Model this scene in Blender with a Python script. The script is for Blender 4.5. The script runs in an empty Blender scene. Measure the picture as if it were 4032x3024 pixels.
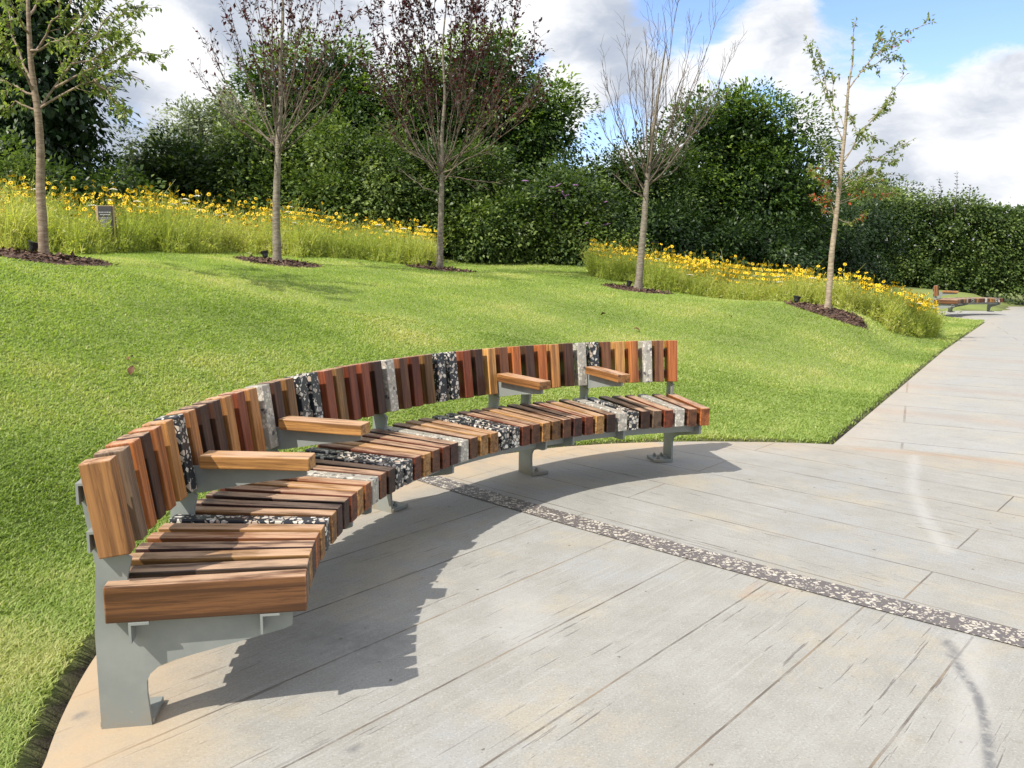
import bpy, bmesh, math, random
import numpy as np
from mathutils import Vector, Matrix
R = math.radians
S = bpy.context.scene
COL = S.collection
rng = np.random.default_rng(7)
random.seed(7)

# ---------------------------------------------------------------- camera
CAM_H, PITCH, ROLL, FPX = 1.4027, R(9.0947), R(0.7096), 3292.43
cam_d = bpy.data.cameras.new("camera"); cam = bpy.data.objects.new("camera", cam_d); COL.objects.link(cam)
cam_d.sensor_width = 36.0; cam_d.lens = FPX / 4032 * 36.0
cam_d.clip_start = 0.05; cam_d.clip_end = 2000
cam.matrix_world = Matrix.Translation((0, 0, CAM_H)) @ Matrix.Rotation(R(90) - PITCH, 4, 'X') @ Matrix.Rotation(ROLL, 4, 'Z')
S.camera = cam
S.view_settings.view_transform = 'Standard'; S.view_settings.look = 'None'
S.view_settings.exposure = 0.76; S.view_settings.gamma = 1.0
S.cycles.max_bounces = 8; S.cycles.transparent_max_bounces = 8
SUN_DIR = Vector((-0.66, -0.585, 1.0)).normalized()
SUN_EL = math.asin(SUN_DIR.z); SUN_ROT = math.atan2(SUN_DIR.x, SUN_DIR.y)

PX = 4032 / 2212.0
_cr, _sr, _cp, _sp = math.cos(ROLL), math.sin(ROLL), math.cos(PITCH), math.sin(PITCH)
def ray(px, py):
    """direction through a point of the photograph (2212 x 1659 measure)"""
    x = (px * PX - 2016) / FPX; y = -(py * PX - 1512) / FPX
    x, y = _cr * x - _sr * y, _sr * x + _cr * y
    return np.array([x, _cp + y * _sp, -_sp + y * _cp])
def at(px, py, depth):
    d = ray(px, py); return np.array([0, 0, CAM_H]) + d * (depth / d[1])

# ---------------------------------------------------------------- node helper
class NT:
    def __init__(s, tree): s.t = tree; s.n = tree.nodes; s.l = tree.links
    def new(s, typ, **kw):
        n = s.n.new(typ)
        for k, v in kw.items(): setattr(n, k, v)
        return n
    def put(s, sock, v):
        if isinstance(v, bpy.types.NodeSocket): s.l.new(v, sock)
        else:
            if hasattr(sock.default_value, '__len__') and len(sock.default_value) == 4 and len(v) == 3: v = (*v, 1)
            sock.default_value = v
    def math(s, op, a, b=0.0, c=None, clamp=False):
        n = s.new('ShaderNodeMath', operation=op, use_clamp=clamp); s.put(n.inputs[0], a); s.put(n.inputs[1], b)
        if c is not None: s.put(n.inputs[2], c)
        return n.outputs[0]
    def vmath(s, op, a, b=(0, 0, 0)):
        n = s.new('ShaderNodeVectorMath', operation=op); s.put(n.inputs[0], a); s.put(n.inputs[1], b)
        return n.outputs['Value'] if op in ('DOT_PRODUCT', 'LENGTH') else n.outputs[0]
    def mix(s, f, a, b, typ='MIX'):
        n = s.new('ShaderNodeMix', data_type='RGBA', blend_type=typ, clamp_factor=True)
        s.put(n.inputs[0], f); s.put(n.inputs[6], a); s.put(n.inputs[7], b); return n.outputs[2]
    def rng(s, v, a, b, c=0.0, d=1.0, smooth=True):
        n = s.new('ShaderNodeMapRange', interpolation_type='SMOOTHSTEP' if smooth else 'LINEAR')
        for i, x in enumerate((v, a, b, c, d)): s.put(n.inputs[i], x)
        return n.outputs[0]
    def noise(s, vec, scale, detail=4, rough=.55, dist=0.0, out='Fac'):
        n = s.new('ShaderNodeTexNoise'); s.put(n.inputs['Vector'], vec); n.inputs['Scale'].default_value = scale
        n.inputs['Detail'].default_value = detail; n.inputs['Roughness'].default_value = rough; n.inputs['Distortion'].default_value = dist
        return n.outputs[0] if out == 'Fac' else n.outputs[1]
    def attr(s, name, out='Fac'):
        n = s.new('ShaderNodeAttribute', attribute_name=name); return n.outputs[out]
    def ramp(s, f, stops):
        n = s.new('ShaderNodeValToRGB'); cr = n.color_ramp
        while len(cr.elements) < len(stops): cr.elements.new(.5)
        for e, (p, c) in zip(cr.elements, stops): e.position = p; e.color = (*c, 1)
        s.put(n.inputs[0], f); return n.outputs[0]
    def scale(s, vec, v):
        return s.vmath('MULTIPLY', vec, v)
    def bump(s, h, strength=.5, dist=.01, nrm=None):
        n = s.new('ShaderNodeBump'); n.inputs['Strength'].default_value = strength; n.inputs['Distance'].default_value = dist
        s.put(n.inputs['Height'], h)
        if nrm is not None: s.put(n.inputs['Normal'], nrm)
        return n.outputs[0]

def material(name):
    m = bpy.data.materials.new(name); m.use_nodes = True; nt = NT(m.node_tree)
    b = nt.n['Principled BSDF']
    return m, nt, b

# ---------------------------------------------------------------- world: Nishita sky with drifting cloud
W = bpy.data.worlds.new("World"); S.world = W; W.use_nodes = True
w = NT(W.node_tree); bg = w.n['Background']
sky = w.new('ShaderNodeTexSky', sky_type='NISHITA', sun_disc=False)
sky.sun_elevation = SUN_EL; sky.sun_rotation = SUN_ROT; sky.altitude = 100; sky.air_density = 1.0; sky.dust_density = .6; sky.ozone_density = 2.0
D = w.new('ShaderNodeTexCoord').outputs['Generated']
sep = w.new('ShaderNodeSeparateXYZ'); w.put(sep.inputs[0], D)
cmb = w.new('ShaderNodeCombineXYZ')
w.put(cmb.inputs[0], w.math('MULTIPLY', sep.outputs[0], 3.0)); w.put(cmb.inputs[1], w.math('MULTIPLY', sep.outputs[1], 3.0)); w.put(cmb.inputs[2], w.math('MULTIPLY', sep.outputs[2], 6.5))
CV = cmb.outputs[0]
def blobs(lst):
    tot = None
    for (px, py, r, a) in lst:
        d = ray(px, py); d = d / np.linalg.norm(d)
        f = w.rng(w.vmath('DOT_PRODUCT', D, tuple(d)), math.cos(R(r)), 1.0, 0.0, a)
        tot = f if tot is None else w.math('ADD', tot, f)
    return tot
WARP = w.vmath('ADD', CV, w.scale(w.vmath('SUBTRACT', w.noise(CV, 1.9, 5, .55, out='Color'), (.5, .5, .5)), (.55, .55, .55)))
cl_n = w.noise(WARP, 2.1, 12, .62)
COVER = [(1480, -10, 5, -.36), (1330, 245, 3.0, -.30), (1190, 170, 2.4, -.22), (1920, 40, 6, -.32), (2180, 60, 6, -.36), (1600, 240, 4, -.14), (1780, 150, 4, .08), (1250, 330, 3, -.14), (300, 235, 2.5, -.08),
         (1700, 330, 5, -.10), (1660, 160, 6, .04), (1340, 60, 6, .22), (1240, 205, 3.5, .24), (350, 120, 9, .20), (2140, 200, 4.5, .26), (2050, 330, 9, .20), (800, 40, 8, .16), (1620, 110, 5, .10), (1880, 190, 5, .12)]
cover = w.rng(w.math('ADD', cl_n, blobs(COVER)), .33, .54)
SHADE = [(300, 300, 5.5, .52), (330, 30, 7, .14), (2160, 195, 4.0, .28), (1320, 110, 5.5, .34), (2000, 400, 7, .10), (370, 165, 4.2, -.40), (1240, 215, 3.5, -.30), (2080, 265, 4, -.2), (620, 60, 7, .22), (1760, 130, 4, .10), (1900, 300, 6, .12), (1640, 60, 4, .1)]
sh_n = w.noise(w.vmath('ADD', WARP, (3.3, 1.7, 0.4)), 2.6, 8, .58)
shade = w.rng(w.math('ADD', sh_n, blobs(SHADE)), .44, .92)
cloud = w.mix(shade, (4.3, 4.32, 4.4), (2.1, 2.35, 2.8))
skyc = w.mix(1.0, sky.outputs[0], (.78, .80, .94), 'MULTIPLY')
w.put(bg.inputs[0], w.mix(cover, skyc, cloud)); bg.inputs[1].default_value = 0.15

sun_d = bpy.data.lights.new("sun", 'SUN'); sun_d.energy = 3.6; sun_d.angle = R(.5); sun_d.color = (1.0, .94, .84)
sun = bpy.data.objects.new("sun", sun_d); COL.objects.link(sun)
sun.rotation_euler = (-SUN_DIR).to_track_quat('-Z', 'Y').to_euler(); sun.location = SUN_DIR * 60

# ---------------------------------------------------------------- object helpers
def tag(o, label=None, cat=None, group=None, kind=None):
    if label: o['label'] = label
    if cat: o['category'] = cat
    if group: o['group'] = group
    if kind: o['kind'] = kind
    return o
def empty(name, loc=(0, 0, 0), rz=0.0):
    o = bpy.data.objects.new(name, None); COL.objects.link(o); o.location = [float(c) for c in loc]; o.rotation_euler = (0, 0, rz); o.empty_display_size = .1
    return o
def link(name, me, mats, parent=None):
    o = bpy.data.objects.new(name, me); COL.objects.link(o)
    for m in (mats if isinstance(mats, (list, tuple)) else [mats]):
        me.materials.append(m)
    if parent is not None: o.parent = parent
    return o
def np_mesh(name, V, F, attrs=None, mi=None, smooth=False):
    """V (n,3), F (m,k) -> mesh; attrs {name: per-face floats}"""
    me = bpy.data.meshes.new(name); V = np.ascontiguousarray(V, np.float32); F = np.ascontiguousarray(F, np.int32)
    m, k = F.shape
    me.vertices.add(len(V)); me.vertices.foreach_set('co', V.ravel())
    me.loops.add(m * k); me.loops.foreach_set('vertex_index', F.ravel())
    me.polygons.add(m); me.polygons.foreach_set('loop_start', np.arange(0, m * k, k, dtype=np.int32))
    if mi is not None: me.polygons.foreach_set('material_index', np.ascontiguousarray(mi, np.int32))
    if smooth: me.polygons.foreach_set('use_smooth', np.ones(m, bool))
    for an, (dom, arr) in (attrs or {}).items():
        arr = np.ascontiguousarray(arr, np.float32)
        if arr.ndim == 1: a = me.attributes.new(an, 'FLOAT', dom); a.data.foreach_set('value', arr)
        else: a = me.attributes.new(an, 'FLOAT_VECTOR', dom); a.data.foreach_set('vector', arr.ravel())
    me.update(calc_edges=True); me.validate()
    return me
class MB:
    """collects pieces of one part into one mesh"""
    def __init__(s): s.v = []; s.f = []; s.mi = []; s.co = []; s.pc = []; s.sm = []
    def add(s, V, F, mi=0, col=(.5, .5, .5), pco=None, smooth=False):
        b = len(s.v); V = [tuple(map(float, p)) for p in V]; s.v += V
        s.pc += [tuple(map(float, p)) for p in (pco if pco is not None else V)]
        for f in F: s.f.append([i + b for i in f]); s.mi.append(mi); s.co.append(col); s.sm.append(smooth)
    def build(s, name, mats, parent=None):
        me = bpy.data.meshes.new(name); me.from_pydata(s.v, [], s.f)
        me.polygons.foreach_set('material_index', s.mi); me.polygons.foreach_set('use_smooth', s.sm)
        a = me.attributes.new('pco', 'FLOAT_VECTOR', 'POINT'); a.data.foreach_set('vector', np.array(s.pc, np.float32).ravel())
        a = me.attributes.new('tone', 'FLOAT_VECTOR', 'FACE'); a.data.foreach_set('vector', np.array(s.co, np.float32).ravel())
        me.update()
        return link(name, me, mats, parent)
_bb = {}
def bevel_box(l, wd, h, bev=.004, seg=2):
    k = (round(l, 4), round(wd, 4), round(h, 4), bev, seg)
    if k not in _bb:
        bm = bmesh.new(); bmesh.ops.create_cube(bm, size=1.0, matrix=Matrix.Diagonal((l, wd, h, 1)))
        bmesh.ops.bevel(bm, geom=bm.edges[:], offset=bev, segments=seg, affect='EDGES', profile=.5)
        bm.verts.index_update()
        _bb[k] = (np.array([v.co[:] for v in bm.verts]), [[v.index for v in f.verts] for f in bm.faces]); bm.free()
    return _bb[k]
def plate(poly, t, bev=0.0):
    """polygon of (a,b) points extruded by +-t/2 : returns verts (a, t, b) and faces"""
    n = len(poly); V = [(a, -t / 2, b) for a, b in poly] + [(a, t / 2, b) for a, b in poly]
    F = [list(range(n))[::-1], list(range(n, 2 * n))] + [[i, (i + 1) % n, n + (i + 1) % n, n + i] for i in range(n)]
    return V, F
def tube(pts, rad, n=6, cap=True):
    pts = np.array(pts, float); rad = np.broadcast_to(np.array(rad, float), (len(pts),))
    T = np.gradient(pts, axis=0); T /= np.linalg.norm(T, axis=1)[:, None] + 1e-9
    up = np.array([0.31, .87, .21]) if abs(T[0][2]) > .8 else np.array([0, 0, 1.0])
    V = []; a = np.arange(n) * 2 * math.pi / n
    u = np.cross(T[0], up); u /= np.linalg.norm(u)
    for p, t, r in zip(pts, T, rad):
        u = u - t * np.dot(u, t); u /= np.linalg.norm(u) + 1e-9; v = np.cross(t, u)
        V.append(p + r * (np.cos(a)[:, None] * u + np.sin(a)[:, None] * v))
    V = np.concatenate(V); m = len(pts)
    F = [[i * n + j, i * n + (j + 1) % n, (i + 1) * n + (j + 1) % n, (i + 1) * n + j] for i in range(m - 1) for j in range(n)]
    return V, F
class Tubes:
    def __init__(s): s.V = []; s.F = []; s.nv = 0
    def add(s, pts, rad, n=5):
        V, F = tube(pts, rad, n); s.V.append(V); s.F.append(np.array(F) + s.nv); s.nv += len(V)
    def build(s, name, mat, parent=None):
        return link(name, np_mesh(name, np.concatenate(s.V), np.concatenate(s.F), smooth=True), mat, parent)

# ---------------------------------------------------------------- materials
def wood_mat():
    m, t, b = material("hardwood")
    P = t.attr('pco', 'Vector'); tone = t.attr('tone', 'Vector')
    g = t.noise(t.scale(P, (3.2, 95, 95)), 1.0, 5, .65, .4)
    g2 = t.noise(t.scale(P, (1.1, 30, 30)), 1.0, 4, .6, .5)
    g3 = t.noise(t.scale(P, (14, 240, 240)), 1.0, 2, .6)
    c = t.mix(t.rng(g, .42, .60, 0, .7), tone, t.mix(1, tone, (.42, .36, .33), 'MULTIPLY'))
    c = t.mix(t.rng(g2, .50, .62, 0, .8), c, t.mix(1, tone, (.30, .26, .24), 'MULTIPLY'))
    c = t.mix(t.rng(g3, .56, .66, 0, .5), c, t.mix(1, tone, (.35, .30, .28), 'MULTIPLY'))
    c = t.mix(t.rng(g2, .50, .28, 0, .5), c, t.mix(1, tone, (1.35, 1.4, 1.4), 'MULTIPLY'))
    nz = t.new('ShaderNodeSeparateXYZ'); t.put(nz.inputs[0], t.new('ShaderNodeNewGeometry').outputs['Normal'])
    wear = t.math('MULTIPLY', t.rng(nz.outputs[2], .75, .95, 0, .68), t.rng(t.noise(t.scale(P, (5, 30, 30)), 1.0, 4, .6), .30, .62))
    c = t.mix(wear, c, (.60, .40, .26))
    t.put(b.inputs['Base Color'], c); t.put(b.inputs['Roughness'], t.rng(g, .3, .7, .36, .58))
    b.inputs['Specular IOR Level'].default_value = .45
    t.put(b.inputs['Normal'], t.bump(t.math('ADD', g, t.math('MULTIPLY', g3, .5)), .28, .0018))
    return m
def terrazzo_mat(name, base, chips, scale, thr=.10, keep=.55, rough=.3, coord='pco'):
    m, t, b = material(name)
    P = t.attr('pco', 'Vector') if coord == 'pco' else t.new('ShaderNodeTexCoord').outputs['Object']
    P = t.vmath('ADD', P, t.scale(t.vmath('SUBTRACT', t.noise(P, scale * .8, 2, out='Color'), (.5, .5, .5)), (.12 / scale,) * 3))
    def layer(sc, th, kp):
        v = t.new('ShaderNodeTexVoronoi', feature='DISTANCE_TO_EDGE'); t.put(v.inputs['Vector'], P); v.inputs['Scale'].default_value = sc
        v2 = t.new('ShaderNodeTexVoronoi', feature='F1'); t.put(v2.inputs['Vector'], P); v2.inputs['Scale'].default_value = sc
        s = t.new('ShaderNodeSeparateColor'); t.put(s.inputs[0], v2.outputs['Color'])
        f = t.math('MULTIPLY', t.math('GREATER_THAN', v.outputs['Distance'], th), t.math('GREATER_THAN', s.outputs[0], kp))
        return f, s.outputs[1]
    f1, r1 = layer(scale, thr, keep); f2, r2 = layer(scale * 2.3, .12, .86)
    c = t.mix(t.math('MULTIPLY', f2, .9), t.mix(t.noise(P, 300, 2), base, tuple(x * 1.35 for x in base)), t.ramp(r2, chips))
    c = t.mix(f1, c, t.ramp(r1, chips))
    t.put(b.inputs['Base Color'], c); b.inputs['Roughness'].default_value = rough
    t.put(b.inputs['Normal'], t.bump(t.noise(P, 220, 3), .12, .001))
    return m
def steel_mat():
    m, t, b = material("grey_painted_steel")
    P = t.new('ShaderNodeTexCoord').outputs['Object']
    n = t.noise(P, 6, 5, .6); n2 = t.noise(P, 90, 3)
    c = t.mix(t.rng(n, .35, .7), (.215, .235, .225), (.265, .28, .265))
    c = t.mix(t.rng(t.noise(P, 23, 4, .7), .66, .74, 0, .5), c, (.30, .28, .22))
    sz = t.new('ShaderNodeSeparateXYZ'); t.put(sz.inputs[0], P); c = t.mix(t.math('MULTIPLY', t.rng(sz.outputs[2], .12, 0, 0, .8), t.rng(n, .35, .6)), c, (.24, .20, .14))
    t.put(b.inputs['Base Color'], c); b.inputs['Roughness'].default_value = .46; b.inputs['Specular IOR Level'].default_value = .4
    t.put(b.inputs['Normal'], t.bump(n2, .08, .001))
    return m
CHIP = [(0, (.52, .46, .37)), (.35, (.66, .62, .55)), (.6, (.44, .34, .26)), (.78, (.68, .65, .59)), (1, (.30, .29, .28))]
WOOD = wood_mat(); STEEL = steel_mat()
TZ_BLACK = terrazzo_mat("black_terrazzo", (.018, .021, .026), CHIP, 48)
TZ_GREY = terrazzo_mat("grey_terrazzo", (.285, .268, .230), [(0, (.55, .51, .43)), (.5, (.60, .57, .50)), (.8, (.48, .40, .33)), (.88, (.10, .10, .11)), (1, (.07, .07, .08))], 50, keep=.5)
TZ_BAND = terrazzo_mat("band_terrazzo", (.10, .088, .084), [(0, (.46, .41, .33)), (.5, (.55, .51, .44)), (1, (.42, .37, .30))], 58, thr=.10, keep=.60, rough=.55, coord='obj')

def leaf_mat(name, lo, mid, hi, trans=.35, rough=.42, spec=.4, tcol=None):
    m, t, b = material(name)
    f = t.attr('tint'); c = t.ramp(f, [(0, lo), (.5, mid), (1, hi)])
    t.put(b.inputs['Base Color'], c); b.inputs['Roughness'].default_value = rough; b.inputs['Specular IOR Level'].default_value = spec
    tr = t.new('ShaderNodeBsdfTranslucent'); t.put(tr.inputs[0], t.mix(1, c, tcol or (1.25, 1.35, .55), 'MULTIPLY'))
    mx = t.new('ShaderNodeMixShader'); mx.inputs[0].default_value = trans
    t.l.new(b.outputs[0], mx.inputs[1]); t.l.new(tr.outputs[0], mx.inputs[2]); t.l.new(mx.outputs[0], t.n['Material Output'].inputs[0])
    return m
L_DARK = leaf_mat("dark_glossy_leaves", (.011, .026, .010), (.028, .058, .017), (.085, .135, .035), .26)
L_MID = leaf_mat("hedge_leaves", (.022, .046, .012), (.076, .124, .030), (.25, .32, .09), .34)
L_BRIGHT = leaf_mat("fresh_tree_leaves", (.018, .040, .010), (.050, .100, .018), (.26, .36, .060), .38)
L_SILVER = leaf_mat("silver_willow_leaves", (.11, .14, .09), (.24, .28, .19), (.46, .50, .40), .3)
L_PURPLE = leaf_mat("purple_plum_leaves", (.022, .008, .012), (.055, .016, .022), (.13, .03, .035), .3, tcol=(1.5, .6, .6))
L_CHERRY = leaf_mat("young_cherry_leaves", (.10, .15, .04), (.20, .26, .075), (.36, .40, .13), .5)
L_ORANGE = leaf_mat("orange_autumn_leaves", (.35, .06, .02), (.45, .10, .03), (.5, .18, .06), .35, tcol=(1.2, .8, .5))
L_MEADOW = leaf_mat("meadow_stems", (.26, .34, .07), (.50, .545, .15), (.74, .67, .36), .60, tcol=(1.2, 1.2, .5))

def bark_mat(name, a, c2, bands=True):
    m, t, b = material(name)
    P = t.new('ShaderNodeTexCoord').outputs['Object']
    n = t.noise(t.scale(P, (14, 14, 60)), 1.0, 5, .65); n2 = t.noise(t.scale(P, (8, 8, 3)), 1.0, 4)
    c = t.mix(t.rng(n, .38, .62), a, c2); c = t.mix(t.rng(n2, .45, .7, 0, .5), c, tuple(x * .5 for x in a))
    t.put(b.inputs['Base Color'], c); b.inputs['Roughness'].default_value = .8
    t.put(b.inputs['Normal'], t.bump(n, .5, .006)); return m
BARK_GREY = bark_mat("grey_brown_bark", (.14, .115, .085), (.26, .225, .175))
BARK_CHERRY = bark_mat("banded_cherry_bark", (.17, .115, .075), (.30, .23, .165))
BARK_PALE = bark_mat("pale_smooth_bark", (.24, .18, .12), (.40, .33, .24))
BARK_TWIG = bark_mat("brown_twig_bark", (.085, .062, .045), (.17, .135, .10))
BARK_DARK = bark_mat("dark_bark", (.06, .045, .035), (.12, .09, .07))
def flat_mat(name, col, rough=.7, spec=.3, var=.25, sc=40):
    m, t, b = material(name); P = t.new('ShaderNodeTexCoord').outputs['Object']
    t.put(b.inputs['Base Color'], t.mix(t.noise(P, sc, 4), tuple(c * (1 - var) for c in col), tuple(c * (1 + var) for c in col)))
    b.inputs['Roughness'].default_value = rough; b.inputs['Specular IOR Level'].default_value = spec; return m
SOIL = flat_mat("dark_soil", (.034, .024, .015), .95)
PETAL = flat_mat("yellow_petals", (.90, .60, .02), .6, var=.15); EYE = flat_mat("brown_flower_eye", (.06, .018, .008), .8)
STEM = flat_mat("green_stem", (.13, .17, .03), .7); WHITE_FL = flat_mat("white_florets", (.72, .72, .62), .8, var=.12, sc=200)
VIOLET = flat_mat("violet_florets", (.13, .035, .36), .7); LILAC = flat_mat("lilac_florets", (.24, .12, .27), .7)
BLACK_PL = flat_mat("black_plastic", (.014, .015, .017), .4, .5); DARK_PANEL = flat_mat("slate_grey_panel", (.045, .045, .050), .5)
PALE_WOOD = flat_mat("pale_timber", (.40, .29, .16), .75, sc=25); TEXT_M = flat_mat("pale_print", (.36, .36, .36), .7, var=.1)
LEAF_DEAD = flat_mat("dead_leaf", (.12, .055, .028), .7)

# ---------------------------------------------------------------- terrain
C = np.array([1.6866, 2.7874])                       # centre of the round plaza and of the bench
ea = np.array([0, 60, 70, 78, 89, 101, 113, 130, 150, 181, 187, 193, 200, 215, 360.])
er = np.array([3.42, 3.40, 3.39, 3.385, 3.36, 3.37, 3.39, 3.34, 3.24, 3.12, 3.075, 3.035, 3.03, 3.1, 3.42])
def edge_r(x, y):
    a = np.degrees(np.arctan2(y - C[1], x - C[0])) % 360; return np.interp(a, ea, er)
PD = np.array([8.07, 12.63]); PD /= np.linalg.norm(PD); PN = np.array([PD[1], -PD[0]])   # path direction, right normal
P0 = np.array([2.40, 6.10]); PATH_W = 5.2
C2 = np.array([14.35, 22.35]); R2 = 3.15             # second round plaza
def path_z(x, y):
    s = (x - P0[0]) * PD[0] + (y - P0[1]) * PD[1]; return -.019 * np.maximum(0, s - 7.5)
def pave_dist(x, y):
    """distance outside the paving (negative on it)"""
    d1 = np.hypot(x - C[0], y - C[1]) - edge_r(x, y)
    s = (x - P0[0]) * PD[0] + (y - P0[1]) * PD[1]; n = (x - P0[0]) * PN[0] + (y - P0[1]) * PN[1]
    d2 = np.maximum.reduce([-n, n - PATH_W, -s - 1.2, s - 40])
    d3 = np.hypot(x - C2[0], y - C2[1]) - R2
    return np.minimum(np.minimum(d1, d2), d3)
TREES = {'T1': at(95, 555.5, 8.3), 'T2': at(599, 568, 11.9), 'T3': at(949.5, 582.5, 14.2), 'T4': at(1378, 627, 14.0), 'T5': at(1787, 670, 12.6)}
ctrl = [p for p in TREES.values()]
for px, py, d in [(0, 541, 9.3), (240, 547, 10.4), (500, 547, 12.8), (750, 560, 14.2), (925, 578, 15.0), (1000, 563, 19), (1270, 572, 19.5), (1290, 601, 15.6), (1480, 636, 14.8),
                  (1700, 657, 13.7), (1890, 688, 13.4), (1970, 706, 13.7), (2025, 711, 14.2), (1600, 590, 24), (1960, 622, 30), (2212, 643, 32), (1830, 615, 30)]:
    ctrl.append(at(px, py, d))
for a in range(74, 206, 9):
    r = np.interp(a, ea, er) + .15; ctrl.append(np.array([C[0] + r * math.cos(R(a)), C[1] + r * math.sin(R(a)), .02]))
for s in np.arange(0.5, 22, 2.4):
    for n in (-.25, PATH_W + .3, PATH_W + 8):
        q = P0 + PD * s + PN * n; ctrl.append(np.array([*q, .02 + path_z(*q)]))
for q in [(-8, 8, 1.9), (-12, 14, 2.1), (-10, 20, 2.2), (-2, 21, 1.6), (-4, 3, .75), (-4, .5, .6), (-9, 2, 1.5), (4, 40, .9), (20, 45, .2), (-12, 35, 2.2), (2, -6, 0), (-6, -6, .5), (10, -4, 0), (14, 5, 0), (30, 20, -.3)]:
    ctrl.append(np.array(q, float))
ctrl = np.array(ctrl)
def _phi(d): return d            # linear radial basis: no overshoot
_n = len(ctrl); _A = np.zeros((_n + 3, _n + 3))
_dd = np.hypot(ctrl[:, None, 0] - ctrl[None, :, 0], ctrl[:, None, 1] - ctrl[None, :, 1])
_A[:_n, :_n] = np.sqrt(_dd ** 2 + 2.5) - .002 * np.eye(_n); _A[:_n, _n] = 1; _A[:_n, _n + 1:] = ctrl[:, :2]; _A[_n, :_n] = 1; _A[_n + 1:, :_n] = ctrl[:, :2].T
_w = np.linalg.solve(_A, np.concatenate([ctrl[:, 2], [0, 0, 0]]))
def smooth(x, a, b): t = np.clip((x - a) / (b - a), 0, 1); return t * t * (3 - 2 * t)
def base_z(x, y):
    x = np.asarray(x, float); y = np.asarray(y, float); sh = x.shape; x = x.ravel(); y = y.ravel(); out = np.empty_like(x)
    for i in range(0, len(x), 40000):
        d = np.hypot(x[i:i + 40000, None] - ctrl[None, :, 0], y[i:i + 40000, None] - ctrl[None, :, 1])
        out[i:i + 40000] = np.sqrt(d ** 2 + 2.5) @ _w[:_n] + _w[_n] + _w[_n + 1] * x[i:i + 40000] + _w[_n + 2] * y[i:i + 40000]
    far = smooth(np.hypot(x - 3, y - 15), 32, 60)
    return (out * (1 - far) + .4 * far).reshape(sh)
def ground_z(x, y):
    x = np.asarray(x, float); y = np.asarray(y, float)
    pd = pave_dist(x, y); z = np.clip(base_z(x, y), -.6, 3)
    pz = path_z(x, y) * smooth(np.hypot(x - C[0], y - C[1]), 4, 6)
    near = smooth(pd, .05, 1.2)
    zl = pz + .012 + (z - pz - .012) * near
    return np.where(pd < .0, pz - .06, pz - .06 + (zl - pz + .06) * smooth(pd, 0.0, .06))
def gz(x, y): return float(ground_z(np.array([x]), np.array([y]))[0])

MULCH = {k: (p[0], p[1], .60) for k, p in TREES.items()}
def ground():
    m, t, b = material("turf")
    P = t.new('ShaderNodeTexCoord').outputs['Object']
    n = t.noise(P, .9, 5, .6); n2 = t.noise(P, 60, 4, .7); n3 = t.noise(P, 6, 4, .6)
    c = t.mix(n, (.25, .32, .075), (.35, .40, .11)); c = t.mix(t.rng(n3, .4, .7, 0, .5), c, (.38, .39, .13)); c = t.mix(t.rng(n2, .35, .7, 0, .6), (.15, .19, .045), c)
    c = t.mix(t.attr('soil'), c, (.034, .024, .015))
    t.put(b.inputs['Base Color'], c); b.inputs['Roughness'].default_value = .95
    t.put(b.inputs['Normal'], t.bump(n2, .6, .02))
    # one sheet: fine cells near the plaza, coarse to the horizon
    xs = np.concatenate([[-900, -300, -120, -60, -40, -30, -24, -20, -17], np.arange(-15, -4, .25), np.arange(-4, 5.2, .05), np.arange(5.2, 16, .2), [17, 18, 20, 22, 25, 28, 32, 40, 60, 120, 300, 900]])
    ys = np.concatenate([[-900, -300, -100, -40, -20, -10, -6, -4, -2, -1], np.arange(-.5, 7.2, .05), np.arange(7.2, 18, .2), np.arange(18, 36, .5), [38, 42, 48, 60, 90, 150, 400, 1500]])
    X, Y = np.meshgrid(xs, ys); Z = ground_z(X, Y); pd = pave_dist(X, Y)
    V = np.stack([X, Y, Z], -1).reshape(-1, 3); nx, ny = len(xs), len(ys)
    i = (np.arange(ny - 1)[:, None] * nx + np.arange(nx - 1)[None, :]).ravel()
    F = np.stack([i, i + 1, i + 1 + nx, i + nx], 1)
    soil = (1 - smooth(pd, .03, .10)).ravel()
    o = link("lawn_ground", np_mesh("lawn_ground", V, F, {'soil': ('POINT', soil)}, smooth=True), m)
    tag(o, kind='structure')
ground()

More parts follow.
